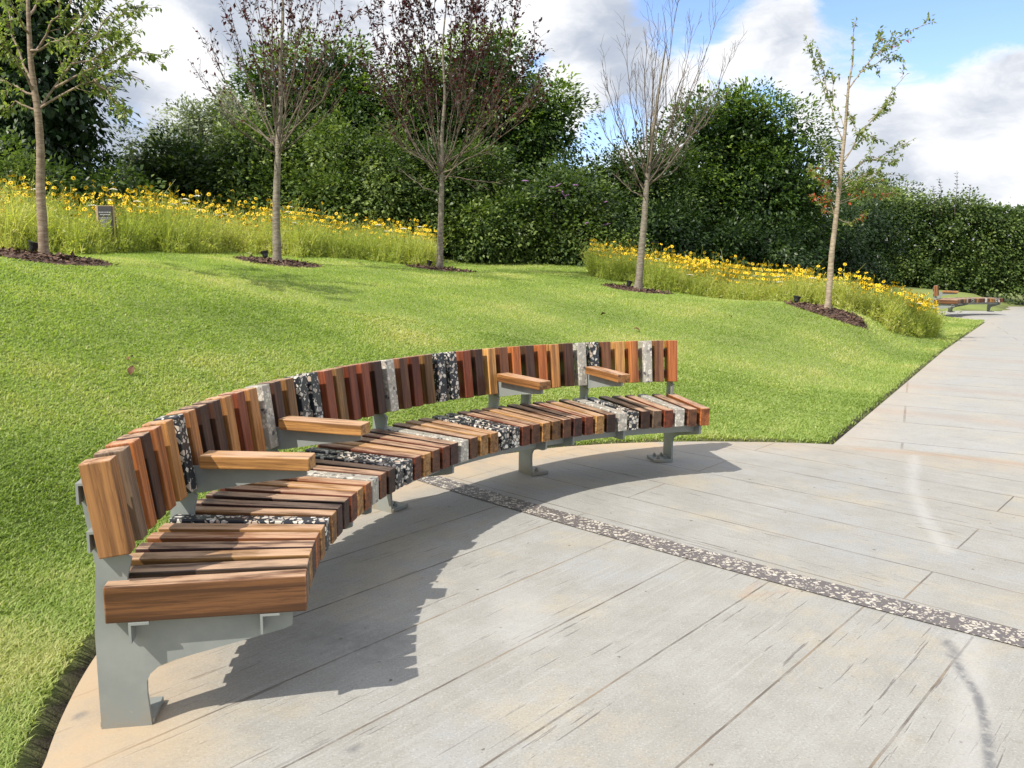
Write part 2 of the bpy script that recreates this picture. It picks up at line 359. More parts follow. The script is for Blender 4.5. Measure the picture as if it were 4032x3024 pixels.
# ---------------------------------------------------------------- paving
U1 = np.array([math.cos(R(48.3)), math.sin(R(48.3))]); U2 = np.array([math.sin(R(48.3)), -math.cos(R(48.3))])
def paving_mat(name, regions):
    """stamped concrete; regions: list of (axis along boards, row height, row offset, board length)"""
    m, t, b = material(name)
    P = t.new('ShaderNodeTexCoord').outputs['Object']
    wob = t.scale(t.vmath('SUBTRACT', t.noise(P, 5, 3, out='Color'), (.5, .5, .5)), (.006, .006, 0)); PW = t.vmath('ADD', P, wob)
    def boards(ax, row, off, blen, mort):
        nx = np.array([-ax[1], ax[0]])
        u = t.vmath('DOT_PRODUCT', PW, (*ax, 0)); v = t.math('ADD', t.vmath('DOT_PRODUCT', PW, (*nx, 0)), off)
        cb = t.new('ShaderNodeCombineXYZ'); t.put(cb.inputs[0], u); t.put(cb.inputs[1], v)
        br = t.new('ShaderNodeTexBrick', offset=.37); br.offset_frequency = 2
        t.put(br.inputs['Vector'], cb.outputs[0]); br.inputs['Scale'].default_value = 1; br.inputs['Brick Width'].default_value = blen; br.inputs['Row Height'].default_value = row
        br.inputs['Mortar Size'].default_value = mort; br.inputs['Mortar Smooth'].default_value = .35
        br.inputs['Color1'].default_value = (0, 0, 0, 1); br.inputs['Color2'].default_value = (1, 1, 1, 1); br.inputs['Mortar'].default_value = (.5, .5, .5, 1)
        gr = t.noise(t.vmath('MULTIPLY', cb.outputs[0], (1.3, 46, 1)), 1.0, 6, .68, .35)     # grain pressed along the boards
        gr2 = t.noise(t.vmath('MULTIPLY', cb.outputs[0], (5, 60, 1)), 1.0, 3, .6)
        crack = t.math('MULTIPLY', t.rng(gr, .585, .63), t.rng(gr2, .46, .54))
        crack = t.math('MULTIPLY', crack, t.rng(t.noise(P, 1.1, 2), .38, .56))
        return br.outputs['Fac'], br.outputs['Color'], crack, gr
    if len(regions) == 2:
        A = boards(*regions[0]); B = boards(*regions[1]); side = t.math('GREATER_THAN', t.vmath('DOT_PRODUCT', P, (*U1, 0)), 3.34)
        mort = t.mix(side, A[0], B[0]); bcol = t.mix(side, A[1], B[1]); crack = t.mix(side, A[2], B[2]); gr = t.mix(side, A[3], B[3])
    else: mort, bcol, crack, gr = boards(*regions[0])
    n1 = t.noise(P, .8, 8, .66); n2 = t.noise(P, 3.2, 9, .74); n3 = t.noise(P, 130, 4, .7); n4 = t.noise(P, 17, 7, .75); n6 = t.noise(P, 60, 5, .8); n5 = t.noise(t.vmath('ADD', P, (9, 4, 0)), 1.7, 9, .70)
    c = t.mix(t.rng(n2, .30, .72), (.270, .262, .236), (.324, .320, .298))
    c = t.mix(t.rng(n1, .50, .62, 0, .50), c, (.285, .292, .292))                 # bluish release powder
    c = t.mix(t.rng(n5, .49, .66, 0, .55), c, (.375, .325, .235))                # warm patches
    c = t.mix(t.rng(n4, .52, .70, 0, .42), c, (.215, .20, .172)); c = t.mix(t.rng(gr, .30, .52, .16, 0), c, (.20, .185, .16)); c = t.mix(t.rng(gr, .52, .66, 0, .22), c, (.47, .465, .45))
    c = t.mix(t.rng(n3, .53, .68, 0, .45), c, (.15, .135, .115)); c = t.mix(t.rng(n3, .46, .32, 0, .45), c, (.50, .49, .46)); c = t.mix(t.rng(n6, .58, .70, 0, .45), c, (.17, .155, .13))
    v = t.new('ShaderNodeTexVoronoi', feature='F1'); t.put(v.inputs['Vector'], P); v.inputs['Scale'].default_value = 13
    pit = t.math('MULTIPLY', t.math('LESS_THAN', v.outputs['Distance'], t.math('MULTIPLY', t.rng(n4, .40, .66), .13)), t.rng(t.noise(P, 2.1, 3), .44, .54))
    c = t.mix(t.math('MULTIPLY', pit, .9), c, (.11, .09, .07))
    c = t.mix(t.math('MULTIPLY', crack, .8), c, (.11, .095, .085))
    halo = t.rng(mort, .02, .5); jn = t.noise(P, 2.3, 3)
    c = t.mix(t.math('MULTIPLY', halo, t.rng(t.noise(P, 3.7, 6, .7),   .36, .56, .38, .95)), c, t.mix(t.math('MULTIPLY', t.rng(jn, .45, .62), .8), (.115, .098, .082), (.26, .20, .135)))
    warm = t.attr('warm'); dark = t.attr('dark'); wht = t.attr('chalk')
    c = t.mix(t.math('MULTIPLY', warm, t.rng(n2, .25, .6, .35, .95)), c, (.46, .335, .20))
    c = t.mix(t.math('MULTIPLY', wht, t.rng(n4, .3, .55, .25, .8)), c, (.47, .465, .45))
    c = t.mix(t.math('MULTIPLY', dark, t.rng(n4, .36, .56, .1, .9)), c, (.13, .13, .135))
    c = t.mix(t.attr('rust'), c, (.34, .20, .12))
    t.put(b.inputs['Base Color'], c); t.put(b.inputs['Roughness'], t.rng(n2, .3, .7, .62, .82)); b.inputs['Specular IOR Level'].default_value = .35
    h = t.math('ADD', t.math('MULTIPLY', gr, .35), t.math('MULTIPLY', n3, .18)); h = t.math('SUBTRACT', h, t.math('MULTIPLY', mort, 1.1)); h = t.math('SUBTRACT', h, crack); h = t.math('SUBTRACT', h, pit)
    t.put(b.inputs['Normal'], t.bump(h, .42, .006))
    return m
def seg_dist(x, y, pts):
    d = np.full(x.shape, 1e9)
    for (ax, ay), (bx, by) in zip(pts[:-1], pts[1:]):
        vx, vy = bx - ax, by - ay; tt = np.clip(((x - ax) * vx + (y - ay) * vy) / (vx * vx + vy * vy), 0, 1)
        d = np.minimum(d, np.hypot(x - ax - tt * vx, y - ay - tt * vy))
    return d
def gnd(px, py):
    d = ray(px, py); q = np.array([0, 0, CAM_H]) + d * (-CAM_H / d[2]); return q[:2]
def plaza():
    m = paving_mat("stamped_concrete", [(U1, .395, .130, 11.0, .0045), (U2, .405, -3.53 + .405 * 20, 2.6, .0045)])
    na = 540; a = np.radians(np.arange(na) * 360 / na); rr = np.concatenate([[0.0002], np.linspace(.02, 1, 116)])
    E = np.interp(np.degrees(a), ea, er); X = C[0] + np.outer(rr, E * np.cos(a)); Y = C[1] + np.outer(rr, E * np.sin(a))
    V = np.stack([X, Y, np.zeros_like(X)], -1).reshape(-1, 3); n = len(rr)
    i = np.arange(n - 1)[:, None] * na; j = np.arange(na)[None, :]; jj = (j + 1) % na
    F = np.stack([(i + j).ravel(), (i + na + j).ravel(), (i + na + jj).ravel(), (i + jj).ravel()], 1)
    x, y = V[:, 0], V[:, 1]; e = edge_r(x, y) - np.hypot(x - C[0], y - C[1])
    ang = np.degrees(np.arctan2(y - C[1], x - C[0])) % 360
    warm = (1 - smooth(e, .05, .6)) * np.where((ang > 100) & (ang < 260), .85, .3)
    path = [gnd(*p) for p in ((2047, 1385), (2070, 1440), (2110, 1500), (2128, 1560), (2142, 1680))]
    dark = (1 - smooth(seg_dist(x, y, path), .004, .026)) * .95
    dark = np.maximum(dark, (1 - smooth(seg_dist(x, y, [gnd(730, 1380), gnd(800, 1390)]), .05, .22)) * .35)
    for p in ((762, 1618), (175, 1545)): dark = np.maximum(dark, (1 - smooth(np.hypot(x - gnd(*p)[0], y - gnd(*p)[1]), .006, .03)) * .9)
    wh = (1 - smooth(seg_dist(x, y, [gnd(*p) for p in ((1975, 985), (1970, 1050), (2000, 1120), (2045, 1190))]), .003, .065)) * .45
    wh = np.maximum(wh, (1 - smooth(seg_dist(x, y, [gnd(*p) for p in ((2090, 1380), (2098, 1500), (2090, 1680))]), .01, .09)) * .42)
    wh = np.maximum(wh, (1 - smooth(seg_dist(x, y, [gnd(*p) for p in ((1120, 1300), (1130, 1370))]), .02, .2)) * .3)
    rust = np.maximum(1 - smooth(seg_dist(x, y, [gnd(1650, 1240), gnd(1600, 1290), gnd(1720, 1275)]), .002, .018), 0) * .28
    rim = 1 - smooth(np.abs(e - .10), .01, .06)
    rust = np.maximum(rust, rim * np.where((ang > 20) & (ang < 76), .34, .06))
    tag(link("plaza_paving", np_mesh("plaza_paving", V, F, {'warm': ('POINT', warm), 'dark': ('POINT', dark), 'chalk': ('POINT', wh), 'rust': ('POINT', rust)}), m), kind='structure')
    # a skirt so the slab has an edge
    sk = np.concatenate([np.stack([C[0] + E * np.cos(a), C[1] + E * np.sin(a), np.zeros(na) + d], 1) for d in (-.001, -.12)])
    j = np.arange(na); jj = (j + 1) % na
    tag(link("paving_edge", np_mesh("paving_edge", sk, np.stack([j, j + na, jj + na, jj], 1)), SOIL), kind='structure')
    # path
    mp = paving_mat("path_concrete", [(np.array([PN[0] * math.cos(R(7)) + PD[0] * math.sin(R(7)), PN[1] * math.cos(R(7)) + PD[1] * math.sin(R(7))]), .86, .0, 2.7, .010)])
    s = np.arange(-1.5, 41, .25); n_ = np.arange(0, PATH_W + .01, .2); Sg, Ng = np.meshgrid(s, n_)
    X = P0[0] + Sg * PD[0] + Ng * PN[0]; Y = P0[1] + Sg * PD[1] + Ng * PN[1]
    V = np.stack([X, Y, path_z(X, Y) - .004], -1).reshape(-1, 3); nx = len(s); i = (np.arange(len(n_) - 1)[:, None] * nx + np.arange(nx - 1)[None]).ravel()
    F = np.stack([i, i + nx, i + nx + 1, i + 1], 1)
    z0 = np.zeros(len(V)); rust = np.zeros(len(V))
    sg = Sg.ravel()
    for q in (1.73, 3.46, 5.1, 6.7, 8.6): rust = np.maximum(rust, (1 - smooth(np.abs(sg - .06 * Ng.ravel() - q), .03, .22)) * .22)
    warm = (1 - smooth(Ng.ravel(), 0, .5)) * .35
    tag(link("footpath", np_mesh("footpath", V, F, {'warm': ('POINT', warm), 'dark': ('POINT', z0), 'chalk': ('POINT', z0 + .25), 'rust': ('POINT', rust)}), mp), kind='structure')
    # second plaza
    a = np.linspace(0, 2 * math.pi, 97)[:-1]; V = [(C2[0], C2[1], path_z(*C2) + .004)]
    for q in a:
        x, y = C2[0] + R2 * math.cos(q), C2[1] + R2 * math.sin(q); V.append((x, y, path_z(*C2) * .75 + float(path_z(x, y)) * .25 + .004))
    F = np.array([[0, 1 + i, 1 + (i + 1) % 96] for i in range(96)]); z0 = np.zeros(len(V))
    tag(link("far_plaza_paving", np_mesh("far_plaza_paving", np.array(V), F, {'warm': ('POINT', z0), 'dark': ('POINT', z0), 'chalk': ('POINT', z0 + .3), 'rust': ('POINT', z0)}), m), kind='structure')
    # terrazzo band set in the plaza: slightly bowed strip
    p0, p1 = np.array([-.60, 5.055]), np.array([2.72, 2.26]); dd = (p1 - p0) / np.linalg.norm(p1 - p0); nn = np.array([-dd[1], dd[0]]); L = np.linalg.norm(p1 - p0)
    mb = MB(); cuts = [0, .95, 1.93, 2.9, 3.9, L]
    for c0, c1 in zip(cuts[:-1], cuts[1:]):
        ss = np.linspace(c0 + .002, c1 - .002, 9)
        V = []; 
        for q in ss:
            bow = -.085 * (4 * (q / L) * (1 - q / L)) + .035
            for s_ in (-.078, .078): V.append((*(p0 + dd * q + nn * (s_ + bow)), .005))
        mb.add(V, [[2 * k, 2 * k + 2, 2 * k + 3, 2 * k + 1] for k in range(8)])
    tag(mb.build("terrazzo_band", TZ_BAND), kind='structure')
plaza()

# ---------------------------------------------------------------- the curved bench
TONES = {'t': (.370, .170, .055), 'o': (.370, .122, .034), 'r': (.175, .044, .018), 'b': (.165, .066, .030), 'd': (.060, .025, .015), 'p': (.090, .034, .027), 'y': (.490, .250, .082),
         'l': (.190, .095, .032), 'g': (.170, .108, .070), 'w': (.225, .100, .038)}
SEAT_SEQ = list("wgypotKtpdryoGbdKKrybrpGbytKKrbylbpryd" ) + list("GKdgrGbo")
BACK_SEQ = list("wgodotKtddtrtGdlKKrlrrdGbrlKKrdybodotdGKbyoGbo")
assert len(SEAT_SEQ) == 46 and len(BACK_SEQ) == 46
N = 46; STEP = 90.0 / N
def frame_at(r, deg):
    a = R(deg); rad = np.array([math.cos(a), math.sin(a), 0]); tan = np.array([-math.sin(a), math.cos(a), 0]); return rad, tan
def place(V, r, z, deg, tilt=0.0):
    """local (radial, tangential, up) -> bench coordinates about the plaza centre"""
    rad, tan = frame_at(r, deg); up = np.array([0, 0, 1.0]); V = np.array(V, float)
    ra, ua = V[:, 0], V[:, 2]
    if tilt: ct, st = math.cos(tilt), math.sin(tilt); ra, ua = ct * ra + st * ua, -st * ra + ct * ua
    return (r + ra)[:, None] * rad + V[:, 1][:, None] * tan + (z + ua)[:, None] * up
def make_bench(root, back_slats=46, leg_z0=0.0, n_slats=46, th0=191.4):
    arc = n_slats * STEP
    trz = {'K': (TZ_BLACK, 'speckled black terrazzo'), 'G': (TZ_GREY, 'speckled pale grey terrazzo')}
    rnd = random.Random(3)
    def slat_set(part, seq, count, dims, rr, zc, tilt, along):
        mb = MB(); special = []
        for k in range(count):
            deg = th0 - (k + .5) * STEP
            deg = th0 - k * STEP - math.degrees(dims[1] / 2 / (2.36 if part == 'seat' else 2.86)) if k == 0 else (th0 - arc + math.degrees(dims[1] / 2 / 2.36) if k == n_slats - 1 and part == 'seat' else deg)
            jr, jt, jz = rnd.uniform(-.003, .003), rnd.uniform(-.0015, .0015), rnd.uniform(-.0012, .0012)
            Vb, F = bevel_box(*dims, .0042, 2); V = place(Vb + np.array([jr, jt, jz]), rr, zc, deg + rnd.uniform(-.12, .12), tilt)
            off = np.array([rnd.uniform(0, 40), rnd.uniform(0, 9), rnd.uniform(0, 9)])
            pc = Vb + off if along == 0 else Vb[:, [2, 1, 0]] + off
            ch = seq[k]
            if ch in trz:
                m2 = MB(); m2.add(V, F, 0, pco=pc); special.append((m2, ch))
            else:
                if count <= 9: mb = MB()
                cc = np.array(TONES[ch]) * rnd.uniform(1.02, 1.34); cc[1:] *= rnd.uniform(.93, 1.07)
                ends = [max(abs(Vb[i][0]) for i in f) - min(abs(Vb[i][0]) for i in f) < 1e-5 for f in F] if along == 0 else [False] * len(F)
                b0 = len(mb.f); mb.add(V, F, 0, tuple(cc), pc)
                for q, e_ in enumerate(ends):
                    if e_: mb.co[b0 + q] = tuple(cc * .55)
                if count <= 9: mb.build('back_slat', WOOD, root)
        o = mb.build(part, WOOD, root) if count > 9 else root
        for m2, ch in special:
            s_ = m2.build('terrazzo_slat', trz[ch][0], o); s_['label'] = trz[ch][1] + ' slat among the wooden ones'
        return o
    slat_set('seat', SEAT_SEQ, n_slats, (.555, .0605, .110), 2.330 + .2775, .400, 0, 0)
    # back slats: front face r 2.836 at z .824 leaning back 7.8 degrees
    lean = math.atan2(.036, .266)
    slat_set('backrest', BACK_SEQ, back_slats, (.086, .0605, .276), 2.862, .680, lean, 2)
    # rails: two curved angles under the seat, two behind the slats
    def rail(name, prof, a0, a1, n):
        mb = MB(); k = len(prof); V = []
        for i in range(n + 1):
            rad, tan = frame_at(1, a0 + (a1 - a0) * i / n)
            V += [tuple(rad * p[0] + np.array([0, 0, p[1]])) for p in prof]
        F = [[i * k + j, i * k + (j + 1) % k, (i + 1) * k + (j + 1) % k, (i + 1) * k + j] for i in range(n) for j in range(k)]
        F += [list(range(k))[::-1], [n * k + j for j in range(k)]]
        mb.add(V, F); return mb.build(name, STEEL, root)
    def angle(r, z, h, wd, t=.007, s=1): return [(r, z), (r + s * wd, z), (r + s * wd, z - t), (r + s * t, z - t), (r + s * t, z - h), (r, z - h)][::(1 if s < 0 else -1)]
    z1 = .3445
    rail('seat_rail', angle(2.462, z1, .062, .055, s=-1), th0, th0 - arc, 60); rail('seat_rail', angle(2.822, z1, .062, .055, s=-1), th0, th0 - arc, 60)
    ab = th0 - STEP * back_slats
    rail('back_rail', angle(2.937, .756, .060, .03, s=-1), th0 - .2, ab + .2, 60); rail('back_rail', angle(2.917, .616, .060, .03, s=-1), th0 - .2, ab + .2, 60)
    # legs: five radial plates; four lighter brackets that carry the armrests
    cur = [(2.786, .0), (2.794, .10), (2.793, .14), (2.782, .163), (2.758, .184), (2.715, .200), (2.67, .212), (2.5, .252), (2.40, .276), (2.375, .286), (2.372, .3365)]
    top = [(2.455, .3365), (2.455, .280), (2.469, .280), (2.469, .3365), (2.815, .3365), (2.815, .285), (2.829, .285), (2.829, .46), (2.815, .52), (2.853, .545), (2.885, .550), (2.898, .62), (2.918, .76), (2.932, .76), (2.937, .70), (2.912, .50), (2.926, .30), (2.926, 0)]
    top2 = [(2.372, .3365), (2.829, .3365), (2.829, .46), (2.815, .52), (2.853, .545), (2.885, .550), (2.898, .62), (2.918, .76), (2.932, .76), (2.937, .70), (2.912, .50), (2.926, .30)]
    legs = [th0 - 1.15, th0 - 22.9, th0 - 45, th0 - 67.5, th0 - 89.0] if n_slats == 46 else [th0 - 1.15, th0 - arc * .5, th0 - arc + 1]
    for i, deg in enumerate(legs):
        side = 1 if i == 4 else -1
        poly = [(a, max(b, leg_z0)) for a, b in cur] + ([(2.829, .3365)] + [(a, max(b, leg_z0)) for a, b in top[7:]] if back_slats > i * 11 else [(2.90, .3365), (2.926, .30), (2.926, leg_z0)])
        if leg_z0 > 0: poly = [p for q, p in enumerate(poly) if p not in poly[:q]]
        V, F = plate(poly, .014); mb = MB(); mb.add(place(np.array(V) - [2.85, 0, 0], 2.85, 0, deg), F); leg = mb.build('leg', STEEL, root)
        fp = MB(); Vb, F = bevel_box(.15, .125, .018, .002, 1)
        fp.add(place(Vb + np.array([0, side * .062, 0]), 2.856, .0105 + leg_z0, deg), F)
        for dx in (-.035, .035):
            for dy in ((.035, .085) if i == 4 else (.06,)):
                a = np.arange(6) * R(60)
                for rad_, h0, h1 in ((.0125, .0190, .030), (.007, .030, .042)):
                    Vh = [(dx + rad_ * math.cos(q), side * dy + rad_ * math.sin(q), h + leg_z0) for h in (h0, h1) for q in a]
                    fp.add(place(np.array(Vh), 2.856, 0, deg), [[j, (j + 1) % 6, 6 + (j + 1) % 6, 6 + j] for j in range(6)] + [[6 + j for j in range(6)]])
        fp.build('foot_plate', STEEL, leg)
    for pos in (7.05, 14.05, 32.0, 39.0):
        deg = th0 - pos * STEP
        if pos > n_slats: continue
        if True:
            poly = [(2.40, .276), (2.375, .286)] + top2
            poly = [(2.80, .262), (2.60, .268), (2.40, .276), (2.375, .286)] + (top2 if pos < back_slats + 8 else top2[:2] + [(2.90, .3365), (2.926, .30)])
            V, F = plate(poly, .012); mb = MB(); mb.add(place(np.array(V) - [2.85, 0, 0], 2.85, 0, deg), F); mb.build('bracket', STEEL, root)
        if pos > back_slats + 8: continue
        arm = MB(); Vb, F = bevel_box(.392, .088, .047, .004, 2); tone = TONES['y'] if pos < 20 else TONES['t']
        arm.add(place(Vb, 2.590, .6515, deg), F, 0, tuple(np.array(tone) * (.92 if pos < 20 else .85)), Vb + np.array([pos, pos, 0])); ao = arm.build('armrest', WOOD, root)
        poly = [(2.415, .6275), (2.86, .6275), (2.86, .528), (2.800, .530), (2.60, .572), (2.43, .598), (2.415, .602)]
        V, F = plate(poly, .012); mb = MB(); mb.add(place(np.array(V) - [2.6, 0, 0], 2.6, 0, deg), F); mb.build('armrest_plate', STEEL, ao)
bench = tag(empty("curved_bench", (C[0], C[1], 0)), "large near curved bench of mixed wood and terrazzo slats on grey steel legs", "bench", "curved slatted benches")
make_bench(bench)
bench2 = tag(empty("curved_bench", (13.8, 21.1, path_z(*C2) * .75 - .035), R(-39.4)), "small far curved bench by the path beyond the yellow flowers", "bench", "curved slatted benches")
make_bench(bench2, back_slats=4, leg_z0=.05, n_slats=30)

# ---------------------------------------------------------------- leaves
def leaf_quads(Pn, Dn, Nn, L, Wd, fold=.12):
    """one folded four-point leaf per row"""
    Dn = Dn / (np.linalg.norm(Dn, axis=1)[:, None] + 1e-9); Sd = np.cross(Dn, Nn); Sd /= np.linalg.norm(Sd, axis=1)[:, None] + 1e-9
    Up = np.cross(Sd, Dn); L = np.broadcast_to(L, (len(Pn),))[:, None]; Wd = np.broadcast_to(Wd, (len(Pn),))[:, None]
    mid = Pn + Dn * L * .45 + Up * L * fold
    V = np.stack([Pn, mid + Sd * Wd * .5, Pn + Dn * L, mid - Sd * Wd * .5], 1).reshape(-1, 3)
    F = np.arange(len(Pn) * 4).reshape(-1, 4); return V, F
def unit(n, r=rng):
    v = r.normal(size=(n, 3)); return v / np.linalg.norm(v, axis=1)[:, None]

def crown_leaves(ells, n_cl, per, leaf, clump=.42, droop=.35, tint0=.35, top_highlight=0.0, seed=1, spires=0.0, inner=.62):
    """leaf clumps spread over a union of ellipsoids; ells: (centre, radii)"""
    r = np.random.default_rng(seed); P = []; Dn = []; Nn = []; T = []; LL = []
    area = np.array([(a[0] * a[1] + a[1] * a[2] + a[0] * a[2]) for _, a in ells]); area = area / area.sum()
    for (c, a), fr in zip(ells, area):
        c = np.array(c); a = np.array(a); n = int(n_cl * fr * .56) + 1
        u = unit(n * 2, r); pos = c + u * a * r.uniform(.80, 1.12, (n * 2, 1)); nr = u / a; nr /= np.linalg.norm(nr, axis=1)[:, None]
        keep = np.ones(n * 2, bool)
        for c2, a2 in ells:
            if c2 is c or np.allclose(c2, c): continue
            keep &= (((pos - np.array(c2)) / np.array(a2)) ** 2).sum(1) > .72
        tc = np.array([0, 0, 1.5]) - pos; tc /= np.linalg.norm(tc, axis=1)[:, None]
        keep &= ((nr * tc).sum(1) > -.35) | (r.random(n * 2) < .25)
        pos = pos[keep][:n]; nr = nr[keep][:n]; m = len(pos)
        if m == 0: continue
        cs = clump * r.uniform(.55, 1.45, m); ct = np.clip(tint0 + r.normal(0, .26, m) + top_highlight * np.clip(nr[:, 2], 0, 1) * r.uniform(.3, 1, m), 0.02, 1)  # upward-facing clumps get bright crown-top highlights painted into their leaf tint
        per_ = int(per * 1.45); k = np.repeat(np.arange(m), per_); q = unit(len(k), r); q[:, 2] = q[:, 2] * .75 + .12
        off = q * (r.uniform(.35, 1, len(k)) ** .6 * cs[k])[:, None]; off += nr[k] * (cs[k] * .25)[:, None]
        if spires > 0:
            sp = (r.random(m) < spires) & (nr[:, 2] > .15); off[sp[k]] *= np.array([.28, .28, 2.3]); 
        p = pos[k] + off; d = q * .6 + nr[k] * .5 + unit(len(k), r) * .5; d[:, 2] -= droop
        nn = nr[k] * .5 + np.array([0, 0, .8]) + unit(len(k), r) * .55
        P.append(p); Dn.append(d); Nn.append(nn); T.append(np.clip(ct[k] + r.normal(0, .10, len(k)), 0, 1)); LL.append(leaf * r.uniform(.6, 1.3, len(k)))
        # inner filling
        ni = int(m * per * 1.45 * inner); u = unit(ni, r); p = c + u * a * (r.uniform(.3, .93, (ni, 1)))
        P.append(p); Dn.append(unit(ni, r)); Nn.append(unit(ni, r)); T.append(np.clip(tint0 + r.normal(0, .12, ni), 0, 1)); LL.append(leaf * r.uniform(1.2, 2.2, ni))
    P = np.concatenate(P); Dn = np.concatenate(Dn); Nn = np.concatenate(Nn); T = np.concatenate(T); LL = np.concatenate(LL)
    V, F = leaf_quads(P, Dn, Nn, LL, LL * .55)
    return V, F, T
def px_ell(px, py, rx, ry, d, rd=None):
    c = at(px, py, d); s = d * PX / FPX; return (c, (rx * s, (rd if rd else (rx + ry) * .5 * s * .9), ry * s))
def shrub(name, label, cat, ells, leaf=.09, n=180, per=60, mat=None, group=None, trunk=True, trunk_r=.09, skip_ground=False, spikes=None, **kw):
    E = [px_ell(*e) for e in ells]
    bx = np.mean([e[0][0] for e in E]); by = np.mean([e[0][1] for e in E]); bz = gz(bx, by)
    root = tag(empty(name, (bx, by, bz)), label, cat, group); o3 = np.array([bx, by, bz])
    V, F, T = crown_leaves(E, n, per, leaf, **kw)
    low = V.reshape(-1, 4, 3)[:, :, 2].min(1) > gz(bx, by) - .3
    F = F[low]; T = T[low]
    V = V - o3
    link('crown' if trunk else 'foliage', np_mesh('crown', V, F, {'tint': ('FACE', T)}), mat or L_MID, root)
    tb = Tubes(); rr = random.Random(len(label))
    top = np.array(max(E, key=lambda e: e[0][2])[0]) - o3
    if trunk:
        pts = [np.array([0, 0, -.1]), top * np.array([.15, .15, 0]) + [0, 0, max(.4, top[2] * .3)], top * np.array([.6, .6, .7]), top]
        tb.add(pts, [trunk_r, trunk_r * .85, trunk_r * .5, trunk_r * .2], 8)
        for e in E:
            q = np.array(e[0]) - o3; tb.add([pts[1], (pts[1] + q) * .5 + [0, 0, -.1], q], [trunk_r * .5, trunk_r * .35, trunk_r * .15], 6)
    else:
        for k in range(9):
            e = E[k % len(E)]; q = np.array(e[0]) - o3 + np.array([rr.uniform(-.5, .5), rr.uniform(-.3, .3), rr.uniform(-.1, .5)]) * e[1][2]
            tb.add([(0, 0, -.05), q * np.array([.7, .7, .5]), q], [.022, .018, .008], 5)
    tb.build('trunk' if trunk else 'stem', BARK_DARK, root)
    return root, o3

